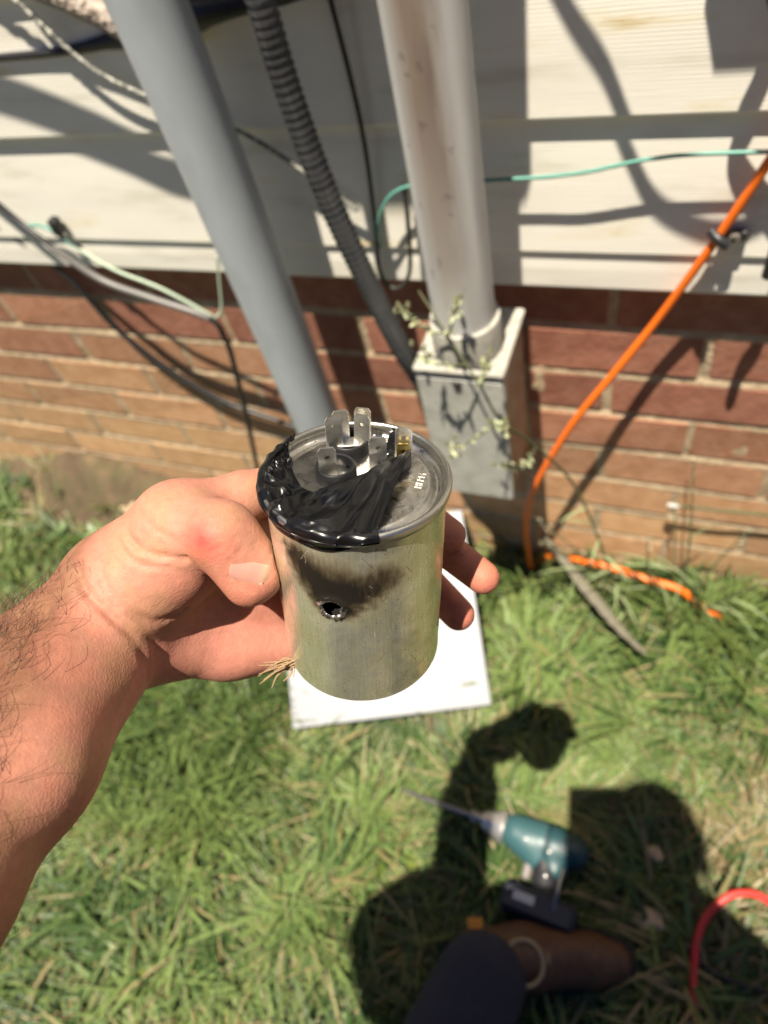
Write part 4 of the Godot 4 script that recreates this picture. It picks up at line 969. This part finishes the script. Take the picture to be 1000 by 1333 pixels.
	for k in 16:
		var p0 := G(-28.5 + fr.randf_range(-1.5, 1.5), 87.0 + fr.randf_range(-5, 2), -13.5 + fr.randf_range(-1.5, 1.0))
		var p2 := p0 + V(fr.randf_range(-0.013, 0.003), fr.randf_range(-0.008, 0.004), fr.randf_range(-0.001, 0.006))
		if k < 3: p2 = p0 + V(-0.0125, -0.005 - 0.0006 * k, 0.004)
		tube_into(sr, spline([p0, p0.lerp(p2, 0.5) + V(fr.randf_range(-0.002, 0.002), fr.randf_range(-0.001, 0.003), 0), p2], 5), [fr.randf_range(0.0003, 0.0009), 0.00015], 5)
	obj("stems", sr.mesh(), mat(lin(0.30, 0.2, 0.11), 0.85), sw)

func build_person() -> void:
	var ps := base("person", "person with a bare hairy left forearm holding up a capacitor", "person", V(0, 0, 0.95))
	var inv := Transform3D(Basis.IDENTITY, -ps.position)
	var gx := inv * grip
	var mb := MB.new()
	# left hand and forearm, in millimetres round the can
	var b := []
	var add := func(a: Vector3, c: Vector3, ra: float, rb: float, k: float) -> void: b.append([a, c, ra * 0.001, rb * 0.001, k * 0.001])
	var E0 := G(-170, 50, -225)
	var fa := G(-130.0, 51.1, -56.1); var fb := G(-103.9, 60.2, -74.3); var ga := G(-147.4, 46.1, -96.9); var gb := G(-116.6, 55.1, -116.3)
	add.call(fa, ga, 18.5, 22, 16); add.call(fb, gb, 18.5, 21.5, 16)
	add.call(fa.lerp(fb, 0.5), ga.lerp(gb, 0.5), 21, 25, 16)
	add.call(ga, E0, 22, 40, 16); add.call(gb, E0, 21.5, 38, 16)
	add.call(G(-97.5, 56, 1), fa.lerp(fb, 0.1), 15.8, 18.0, 14); add.call(G(-92.5, 76, -6), fb, 15.5, 18.5, 14)
	add.call(G(-95.5, 65, -2), fa.lerp(fb, 0.5), 16.5, 21, 14)
	add.call(G(-97.5, 56, 1), G(-92.5, 76, -6), 15.8, 15.5, 10)
	# palm
	add.call(G(-97, 55, 4), G(-58, 33, 17), 15.5, 11.5, 12)
	add.call(G(-94, 64, 3), G(-48, 54, 26), 15, 11.5, 12)
	add.call(G(-92, 72, -1), G(-48, 76, 24), 15, 12, 12)
	add.call(G(-90, 79, -4), G(-50, 97, 14), 15, 12.5, 12)
	add.call(G(-84, 84, -4), G(-58, 97, 4), 13.5, 12, 14)
	add.call(G(-58, 97, 6), G(-42, 99, 17), 11.5, 9.5, 8)
	add.call(G(-60, 97, 2), G(-36, 103.5, 9), 11.5, 10.5, 8)
	add.call(G(-50, 80, 18), G(-40, 84, 20), 11, 9, 8)
	add.call(G(-50, 60, 18), G(-40, 62, 20), 11, 9, 8)
	# thenar and thumb
	add.call(G(-93, 55, 1), G(-69, 28.5, 8), 16, 14.2, 13)
	add.call(G(-84, 50, -4), G(-70, 42, -2), 16, 15, 16)
	var ip := G(-48.6, 24.0, -4.6); var tp := G(-37.6, 38.4, -10.9); var tax := (tp - ip).normalized()
	var tnr := V(0.25, 0.6, 0.76); tnr = (tnr - tax * tnr.dot(tax)).normalized(); var tsd := tax.cross(tnr)
	add.call(G(-69, 28.5, 8), ip, 13.4, 11.2, 7)
	for s in [-1.0, 1.0]: add.call(ip + tsd * s * 0.0015, tp + tsd * s * 0.0030, 10.9, 9.5, 6 if s < 0 else 3)
	add.call(G(-66, 30, 12), G(-52, 32, 20), 10.5, 9.5, 8)
	# fingers
	add.call(G(-58, 33, 17), G(-46, 30, 24), 11, 10.2, 5); add.call(G(-46, 30, 24), G(-14, 37, 47), 10, 9.2, 3); add.call(G(-14, 37, 47), G(13, 45, 42), 8.9, 8.2, 2); add.call(G(13, 45, 42), G(35.5, 52, 25), 8.2, 7.5, 2)
	add.call(G(-44, 53, 28), G(0, 57, 50), 10.2, 9.2, 3); add.call(G(0, 57, 50), G(28, 63, 37), 8.8, 8.0, 2); add.call(G(28, 63, 37), G(50, 66, 14), 7.9, 7.1, 2)
	add.call(G(-44, 76, 26), G(-2, 80, 50), 10, 8.8, 3); add.call(G(-2, 80, 50), G(24, 88, 39), 8.6, 8.0, 2); add.call(G(24, 88, 39), G(41.5, 91.5, 16), 8.0, 7.3, 2)
	add.call(G(-46, 97, 18), G(-14, 100, 43), 9, 7.8, 3); add.call(G(-14, 100, 43), G(6, 103, 44), 7.6, 7.2, 2); add.call(G(6, 103, 44), G(22, 105, 34), 7.2, 6.6, 2)
	var can_cut := [[G(0, -30, 0), G(0, 89.0, 0), 0.0314, 0.0314, -0.0012]]
	# creases: lines over the skin of the wrist, thumb and palm
	var cr := []
	var crease := func(p: Array, dep: float, wid: float) -> void: cr.append([spline(p, 6), dep * 0.001, wid * 0.001])
	crease.call([G(-98, 41, -3), G(-93, 51, -8), G(-86, 61, -14), G(-80, 71, -19)], 0.75, 1.5)
	crease.call([G(-99, 40, -8), G(-95, 49, -12), G(-89, 60, -17), G(-84, 70, -22)], 0.8, 1.3)
	crease.call([G(-97, 52, -20), G(-91, 63, -26), G(-86, 73, -31)], 0.8, 1.6)
	crease.call([G(-90, 38, -6), G(-86, 46, -12), G(-75, 52, -16), G(-63, 54, -15)], 0.9, 1.8)
	crease.call([G(-84, 22, -3), G(-75, 28, -8), G(-64, 29, -9), G(-58, 27, -7)], 1.2, 1.3)
	crease.call([G(-87, 25, -5), G(-79, 31, -10), G(-66, 32, -12)], 0.9, 1.2)
	crease.call([G(-77, 18, 1), G(-70, 22, -3), G(-62, 24, -5)], 0.7, 1.2)
	crease.call([G(-49, 17, -14), G(-43, 14, -11), G(-38, 13, -11)], 0.5, 0.8)
	crease.call([G(-50, 21, -17), G(-44, 18, -15), G(-40, 17, -13)], 0.55, 0.8)
	crease.call([G(-53, 13, -11), G(-47, 11, -9)], 0.4, 0.8)
	var nax := (tax * 0.88 - tsd * 0.47).normalized(); var nup := (tnr - tsd * 0.22 - nax * (tnr - tsd * 0.22).dot(nax)).normalized(); var nsd := nax.cross(nup)
	var nc := tp - tax * 0.0046 + tsd * 0.0006
	var fold := []
	for q in 15:   # the fold of skin round the nail
		var th := PI * (0.5 + q / 14.0) ; var fx := cos(th); var fy := sin(th)
		fold.append(nc + nax * (fx * 0.0080 if q > 0 and q < 14 else 0.005) + nsd * fy * 0.0079 + nup * 0.009)
	fold.push_front(nc + nax * 0.004 + nsd * 0.0079 + nup * 0.0085); fold.push_back(nc + nax * 0.004 - nsd * 0.0079 + nup * 0.0085)
	cr.append([spline(fold, 3), 0.0006, 0.0009])
	var pn := noise(131, 45.0, 4); var pf := noise(132, 260.0, 3)
	var knuck := G(-52, 18, -13); var tipc := G(-41, 40, -17)
	var paint := func(p: Vector3) -> Color:
		var c := Color(0.41, 0.188, 0.13)
		var fore := smoothstep(-0.088, -0.106, p.x)                         # weathered forearm against paler palm
		c = c.lerp(Color(0.205, 0.092, 0.057), fore)
		var n := pn.get_noise_3dv(p); var m := pf.get_noise_3dv(p)
		c = c.lerp(Color(0.45, 0.185, 0.125), clampf(n * 1.8, 0, 0.7) * (1.0 - 0.55 * fore))
		c = c.lerp(Color(0.36, 0.20, 0.11), clampf(-n * 1.5, 0, 0.55) * (1.0 - 0.5 * fore))
		c = c.lerp(Color(0.52, 0.10, 0.075), 1.0 * exp(-pow(p.distance_to(knuck) / 0.0075, 2.0)))
		c = c.lerp(Color(0.42, 0.04, 0.03), 0.85 * exp(-pow(p.distance_to(knuck) / 0.0022, 2.0)))
		c = c.lerp(Color(0.45, 0.15, 0.10), 0.5 * exp(-pow(p.distance_to(tipc) / 0.012, 2.0)))
		if p.x > -0.085 and p.y < 0.025: c = c.lerp(Color(0.50, 0.205, 0.155), 0.7)
		if p.x > 0.0: c = c.lerp(Color(0.42, 0.13, 0.085), 0.6)
		return c * (1.0 + 0.16 * m)
	sdf_into(mb, b + can_cut, 0.00145, gx, paint, cr, 2)
	var hand_end := mb.v.size()
	# the rest of the body: face, neck, upper arm, right arm and hand
	var P := func(x: float, y: float, z: float) -> Vector3: return V(x, y, z - 0.95)
	var elbow := gx * E0
	var plain := func(_p): return Color(0.36, 0.17, 0.10)
	var head := Transform3D(Basis(Vector3.RIGHT, 0.55), P.call(0.048, 1.335, 0.79))
	# head: x right of the person is -x here since the person faces the wall (-z)
	var hb := [[V(0, 0.03, 0.02), V(0, 0.04, 0.02), 0.086, 0.086, 0.02], [V(0, -0.03, -0.035), V(0, -0.075, -0.055), 0.062, 0.042, 0.03], [V(0, 0.0, 0.0), V(0, -0.14, 0.06), 0.055, 0.056, 0.03],
		[V(0, 0.005, -0.085), V(0, -0.03, -0.108), 0.008, 0.012, 0.012], [V(0, -0.035, -0.1), V(0, -0.036, -0.102), 0.012, 0.012, 0.01], [V(-0.018, -0.066, -0.094), V(0.018, -0.066, -0.094), 0.008, 0.008, 0.006], [V(-0.014, -0.076, -0.092), V(0.014, -0.076, -0.092), 0.008, 0.008, 0.006],
		[V(-0.088, 0.0, 0.02), V(-0.09, -0.03, 0.01), 0.016, 0.01, 0.006], [V(0.088, 0.0, 0.02), V(0.09, -0.03, 0.01), 0.016, 0.01, 0.006], [V(-0.032, 0.01, -0.086), V(-0.031, 0.01, -0.086), 0.012, 0.012, -0.01], [V(0.032, 0.01, -0.086), V(0.031, 0.01, -0.086), 0.012, 0.012, -0.01], [V(-0.05, 0.03, -0.066), V(0.05, 0.03, -0.066), 0.016, 0.016, 0.014]]
	sdf_into(mb, hb, 0.0045, head, plain)
	var sh_l := P.call(-0.235, 1.12, 0.89); var sh_r := P.call(0.21, 1.12, 0.90)
	var el_r := P.call(0.27, 0.93, 0.78); var wr_r := P.call(0.085, 1.0, 0.685)
	var bb := [[sh_l, elbow, 0.055, 0.043, 0.02], [sh_r, el_r, 0.055, 0.043, 0.02], [el_r, wr_r, 0.043, 0.029, 0.02], [P.call(0, 1.16, 0.90), P.call(0.05, 1.24, 0.84), 0.062, 0.058, 0.03], [P.call(-0.17, 1.1, 0.91), P.call(0.17, 1.1, 0.9), 0.06, 0.06, 0.05], [P.call(0, 1.05, 0.92), P.call(0, 0.65, 1.04), 0.10, 0.10, 0.06], [P.call(-0.1, 0.6, 1.05), P.call(0.1, 0.6, 1.05), 0.09, 0.09, 0.05]]
	sdf_into(mb, bb, 0.012, Transform3D.IDENTITY, plain)
	# right hand closed round the lower end of the phone, behind the lens
	var cb := Basis(V(0.92948, -0.1968, -0.31198), V(-0.15231, 0.56555, -0.81052), V(0.33595, 0.80089, 0.4957)).orthonormalized()
	var cx := inv * Transform3D(cb, V(0, 1.09, 0.619))
	var wl: Vector3 = cx.affine_inverse() * wr_r
	var rh := [[wl, V(0.028, -0.125, 0.036), 0.028, 0.018, 0.014], [wl, V(0.034, -0.10, 0.034), 0.026, 0.015, 0.014], [V(0.028, -0.125, 0.036), V(0.034, -0.085, 0.032), 0.017, 0.013, 0.012],
		[V(0.034, -0.112, 0.034), V(0.004, -0.082, 0.032), 0.012, 0.0095, 0.006], [V(0.004, -0.082, 0.032), V(-0.024, -0.07, 0.026), 0.0095, 0.0085, 0.004]]
	for k in 4:
		var y := -0.075 - 0.021 * k; var l: float = [1.0, 1.08, 1.0, 0.82][k]
		rh.append([V(0.036, y, 0.026), V(0.031, y + 0.002, 0.004), 0.0105, 0.0092, 0.004]); rh.append([V(0.031, y + 0.002, 0.004), V(0.031 - 0.03 * l, y + 0.004, -0.006), 0.0092, 0.0085, 0.003]); rh.append([V(0.031 - 0.03 * l, y + 0.004, -0.006), V(0.031 - 0.052 * l, y + 0.006, -0.0065), 0.0085, 0.0075, 0.003])
	sdf_into(mb, rh, 0.0035, cx, plain)
	var sm := mat(Color.WHITE, 0.56); sm.vertex_color_use_as_albedo = true
	sm.subsurf_scatter_enabled = true; sm.subsurf_scatter_strength = 0.06
	sm.uv1_triplanar = true; sm.uv1_scale = Vector3.ONE * 34.0
	sm.heightmap_enabled = true; sm.heightmap_texture = ntex(133, 0.06, [], 512, 4, FastNoiseLite.TYPE_CELLULAR); sm.heightmap_scale = 0.018
	sm.metallic_specular = 0.35
	obj("body", mb.mesh(), sm, ps)
	# thumb nail, a curved plate let into the thumb
	var nb := MB.new(); var ax := nax; var up := nup; var side := nsd
	for j in 13:
		var v := -1.0 + j / 6.0
		for i in 15:
			var u := -1.0 + i / 7.0; var hw := 0.0076 * (1.0 if v > -0.2 else sqrt(maxf(0.02, 1.0 - pow((v + 0.2) / 0.82, 2.0))))
			if v > 0.4: hw *= sqrt(1.0 - pow((v - 0.4) / 0.72, 2.0))
			var ang := u * hw / 0.0093
			var lenp := v * 0.0074
			var r := 0.0107 - 0.0009 * maxf(v, 0.0) - 0.0006 * u * u
			nb.vert(gx * (nc + ax * lenp + side * sin(ang) * 0.0093 + up * (r - 0.0093 + 0.0093 * cos(ang) + (0.0003 if absf(u) < 0.99 and v < 0.95 else -0.0005))), Vector3.UP, Vector2(u, v), Color(0.46, 0.235, 0.185).lerp(Color(0.46, 0.275, 0.185), smoothstep(0.35, 0.9, v)))
	for j in 12:
		for i in 14: nb.quad(j * 15 + i, j * 15 + i + 1, (j + 1) * 15 + i + 1, (j + 1) * 15 + i)
	nb.smooth()
	var nm := mat(Color.WHITE, 0.16); nm.vertex_color_use_as_albedo = true
	obj("thumb_nail", nb.mesh(), nm, ps)
	# hairs of the forearm
	var hr := MB.new(); var r := RandomNumberGenerator.new(); r.seed = 21
	var got := 0
	for tries in 120000:
		if got > 3000: break
		var k := r.randi() % hand_end; var lp := gx.affine_inverse() * mb.v[k]
		if lp.x > -0.094 or lp.z < 0.006 or lp.z > 0.14: continue
		var nn := mb.n[k]
		var hairy := smoothstep(-0.092, -0.116, lp.x) * (0.45 + 0.55 * smoothstep(-0.01, 0.03, lp.y))
		if r.randf() > hairy: continue
		got += 1
		var along := (gx.basis * (G(-92, 66, 0) - G(-127, 54, -110))).normalized()
		var dir := (along * r.randf_range(0.2, 1.0) + along.cross(nn) * r.randf_range(-1.0, 0.5)).normalized()
		var l := r.randf_range(0.006, 0.015); var p0 := mb.v[k]
		tube_into(hr, spline([p0, p0 + dir * l * 0.5 + nn * l * 0.2, p0 + dir * l + nn * l * r.randf_range(0.05, 0.22) + along.cross(nn) * l * r.randf_range(-0.3, 0.3)], 3), [0.00008, 0.00003], 3, Color.WHITE, false)
	var hm := mat(lin(0.085, 0.042, 0.022), 0.5)
	tag(obj("arm_hair", hr.mesh(), hm, ps), "", "", "", "stuff")
	# clothes
	var cloth := tri_mat(ntex(141, 0.05, [[0.0, lin(0.05, 0.055, 0.07)], [1.0, lin(0.075, 0.08, 0.1)]]), 8.0, 0.9)
	var navy := tri_mat(ntex(142, 0.04, [[0.0, lin(0.012, 0.014, 0.03)], [1.0, lin(0.022, 0.025, 0.048)]]), 10.0, 0.9, ntex(143, 0.1, []), 0.05)
	var sb := MB.new()
	sdf_into(sb, [[sh_l, sh_l.lerp(elbow, 0.5), 0.072, 0.066, 0.03], [sh_r, sh_r.lerp(el_r, 0.75), 0.072, 0.066, 0.03], [P.call(-0.15, 1.12, 0.91), P.call(0.15, 1.12, 0.9), 0.085, 0.085, 0.06], [P.call(-0.06, 1.02, 0.89), P.call(-0.07, 0.75, 0.97), 0.135, 0.125, 0.08], [P.call(0.06, 1.02, 0.88), P.call(0.07, 0.75, 0.97), 0.135, 0.125, 0.08], [P.call(-0.085, 0.76, 0.82), P.call(0.12, 0.78, 0.82), 0.12, 0.12, 0.05], [P.call(-0.09, 0.965, 0.845), P.call(0.13, 0.965, 0.845), 0.10, 0.10, 0.04], [P.call(-0.03, 0.95, 0.82), P.call(0.13, 0.95, 0.82), 0.10, 0.10, 0.05], [P.call(0.0, 1.06, 0.85), P.call(0.14, 1.06, 0.84), 0.10, 0.10, 0.05], [P.call(-0.07, 0.66, 1.03), P.call(0.07, 0.66, 1.03), 0.125, 0.125, 0.06]], 0.016, Transform3D.IDENTITY, none_paint, [], 2)
	obj("shirt", sb.mesh(), cloth, ps)
	var tb := MB.new(); var kn := P.call(-0.30, 0.34, 1.0); var an := P.call(-0.086, 0.092, 0.622)
	var folds := [[V(-0.26, 0.30, -0.28), V(-0.16, 0.22, -0.27), 0.006, 0.006, -0.008]]
	sdf_into(tb, [[P.call(-0.1, 0.56, 1.05), P.call(0.1, 0.56, 1.05), 0.13, 0.13, 0.06], [P.call(-0.11, 0.54, 1.04), kn, 0.105, 0.078, 0.04], [kn, P.call(-0.135, 0.135, 0.825), 0.07, 0.064, 0.03], [P.call(-0.135, 0.135, 0.825), an, 0.062, 0.053, 0.02], [P.call(0.11, 0.54, 1.04), P.call(0.34, 0.5, 0.82), 0.105, 0.078, 0.04], [P.call(0.34, 0.5, 0.82), P.call(0.36, 0.13, 0.93), 0.075, 0.056, 0.03], [P.call(-0.12, 0.14, 0.73), P.call(-0.09, 0.14, 0.66), 0.012, 0.01, 0.012], [P.call(-0.16, 0.18, 0.80), P.call(-0.15, 0.15, 0.72), 0.012, 0.01, 0.014]], 0.009, Transform3D.IDENTITY, none_paint, [], 2)
	obj("trousers", tb.mesh(), navy, ps)
	var leather := tri_mat(ntex(144, 0.03, [[0.0, lin(0.045, 0.02, 0.010)], [0.5, lin(0.075, 0.033, 0.015)], [1.0, lin(0.115, 0.053, 0.025)]], 256, 5), 9.0, 0.6, ntex(145, 0.08, []), 0.08)
	var rubber := mat(lin(0.02, 0.018, 0.017), 0.8)
	for k in 2:
		# heel at the origin, toe towards +x, sole down
		var bt := MB.new()
		sdf_into(bt, [[V(0.0, 0.05, 0), V(0.07, 0.05, 0), 0.036, 0.042, 0.02], [V(0.07, 0.045, 0), V(0.165, 0.038, 0.004), 0.044, 0.034, 0.02], [V(0.165, 0.036, 0.004), V(0.195, 0.032, 0.006), 0.036, 0.027, 0.012], [V(0.005, 0.06, 0), V(0.002, 0.078, 0), 0.036, 0.034, 0.02], [V(0.07, 0.068, 0), V(0.035, 0.084, 0), 0.028, 0.03, 0.02]], 0.005, Transform3D.IDENTITY, none_paint, [], 2)
		var bo := obj("boot", bt.mesh(), leather, ps)
		if k == 0: bo.transform = frame(P.call(-0.098, 0.012, 0.594), V(0.19, 0.02, -0.06), V(0.0, 1.0, 0.12)).scaled_local(Vector3.ONE * 0.83)
		else: bo.transform = frame(P.call(0.365, 0.03, 0.95), V(-0.05, 0.0, -0.2), Vector3.UP)
		var so := MB.new(); var ring := PackedVector2Array()
		for q in 36:
			var a := TAU * q / 36.0; var ex := 0.085 + 0.145 * cos(a); var wz := 0.046 * signf(sin(a)) * pow(absf(sin(a)), 0.6) * (0.82 if ex < 0.06 else 1.0) * (1.0 - 0.18 * smoothstep(0.16, 0.23, ex))
			ring.append(Vector2(ex, wz + 0.004 * ex / 0.2))
		for q in 36:
			var a := ring[q]; var c := ring[(q + 1) % 36]; var o := V(0.085, 0.0, 0)
			so.flat4(V(a.x, -0.014, a.y), V(c.x, -0.014, c.y), V(c.x, 0.014, c.y), V(a.x, 0.014, a.y), o)
			so.flat(V(a.x, 0.014, a.y), V(c.x, 0.014, c.y), V(0.085, 0.014, 0), o); so.flat(V(a.x, -0.014, a.y), V(c.x, -0.014, c.y), V(0.085, -0.014, 0), o)
		obj("sole", so.mesh(), rubber, bo)
		var lw := MB.new()
		for q in 5:
			var x := 0.05 + q * 0.014; var yy := 0.098 - q * 0.0035
			tube_into(lw, spline([V(x, yy - 0.012, -0.026), V(x + 0.002, yy, 0.0), V(x, yy - 0.012, 0.026)], 5), 0.0022, 6)
		var lp := []
		for q in 17: lp.append(V(0.075 + 0.026 * cos(TAU * q / 16.0), 0.096 - 0.006 * cos(TAU * q / 16.0), 0.004 + 0.028 * sin(TAU * q / 16.0)))
		tube_into(lw, spline(lp, 3), 0.0032, 8)
		obj("lace", lw.mesh(), mat(lin(0.30, 0.24, 0.16), 0.8), bo)
		if k == 0:
			var tgm := boxm(V(0.022, 0.003, 0.014), 0.001)
			obj("pull_tab", tgm, mat(lin(0.6, 0.24, 0.03), 0.7), bo, V(0.01, 0.104, -0.045))
	# cap with a stiff peak
	var cbm := MB.new()
	sdf_into(cbm, [[V(0, 0.055, 0.02), V(0, 0.06, 0.02), 0.099, 0.099, 0.01]], 0.005, head, none_paint)
	obj("cap", cbm.mesh(), navy, ps)
	var pk := MB.new()
	for j in 9:
		for i in 21:
			var a := PI * (0.12 + 0.76 * i / 20.0); var rr := lerpf(0.09, 0.165, j / 8.0)
			var x := -cos(a) * lerpf(0.092, 0.085, j / 8.0); var z := -sin(a) * rr
			pk.vert(head * V(x, 0.052 - 0.02 * pow(x / 0.09, 2.0) - 0.012 * j / 8.0, z), Vector3.UP)
	var cnt := pk.v.size()
	for q in cnt: pk.vert(pk.v[q] - head.basis.y * 0.003, Vector3.DOWN)
	for j in 8:
		for i in 20:
			pk.quad(j * 21 + i, j * 21 + i + 1, j * 21 + i + 22, j * 21 + i + 21)
			pk.quad(cnt + j * 21 + i, cnt + j * 21 + i + 1, cnt + j * 21 + i + 22, cnt + j * 21 + i + 21)
	obj("peak", pk.mesh(), navy, ps)
	for s in [-1, 1]:
		var ey := lathe([Vector2(0.0001, 0.012), Vector2(0.006, 0.0104), Vector2(0.0104, 0.006), Vector2(0.012, 0.0), Vector2(0.0104, -0.006), Vector2(0.0001, -0.012)], 16)
		var eo := obj("eye", ey, mat(lin(0.6, 0.57, 0.52), 0.2), ps); eo.transform = head * Transform3D(Basis(Vector3.RIGHT, -PI / 2), V(s * 0.0315, 0.008, -0.078))
		obj("iris", lathe([Vector2(0.0001, 0.0125), Vector2(0.0045, 0.0117), Vector2(0.005, 0.011)], 12), mat(lin(0.03, 0.02, 0.01), 0.1), eo)
	# the phone that takes the picture, held just behind the lens
	var ph := base("phone", "black smartphone held up in the right hand", "phone")
	ph.transform = Transform3D(cb, V(0, 1.09, 0.619)) * Transform3D(Basis.IDENTITY, V(-0.026, -0.058, 0.012))
	obj("body", boxm(V(0.075, 0.155, 0.008), 0.003), mat(lin(0.02, 0.02, 0.022), 0.3), ph)
	obj("screen", boxm(V(0.07, 0.148, 0.0006), 0.0002), mat(lin(0.01, 0.01, 0.012), 0.08), ph, V(0, 0, 0.0044))

func none_paint(_p: Vector3) -> Color: return Color.WHITE
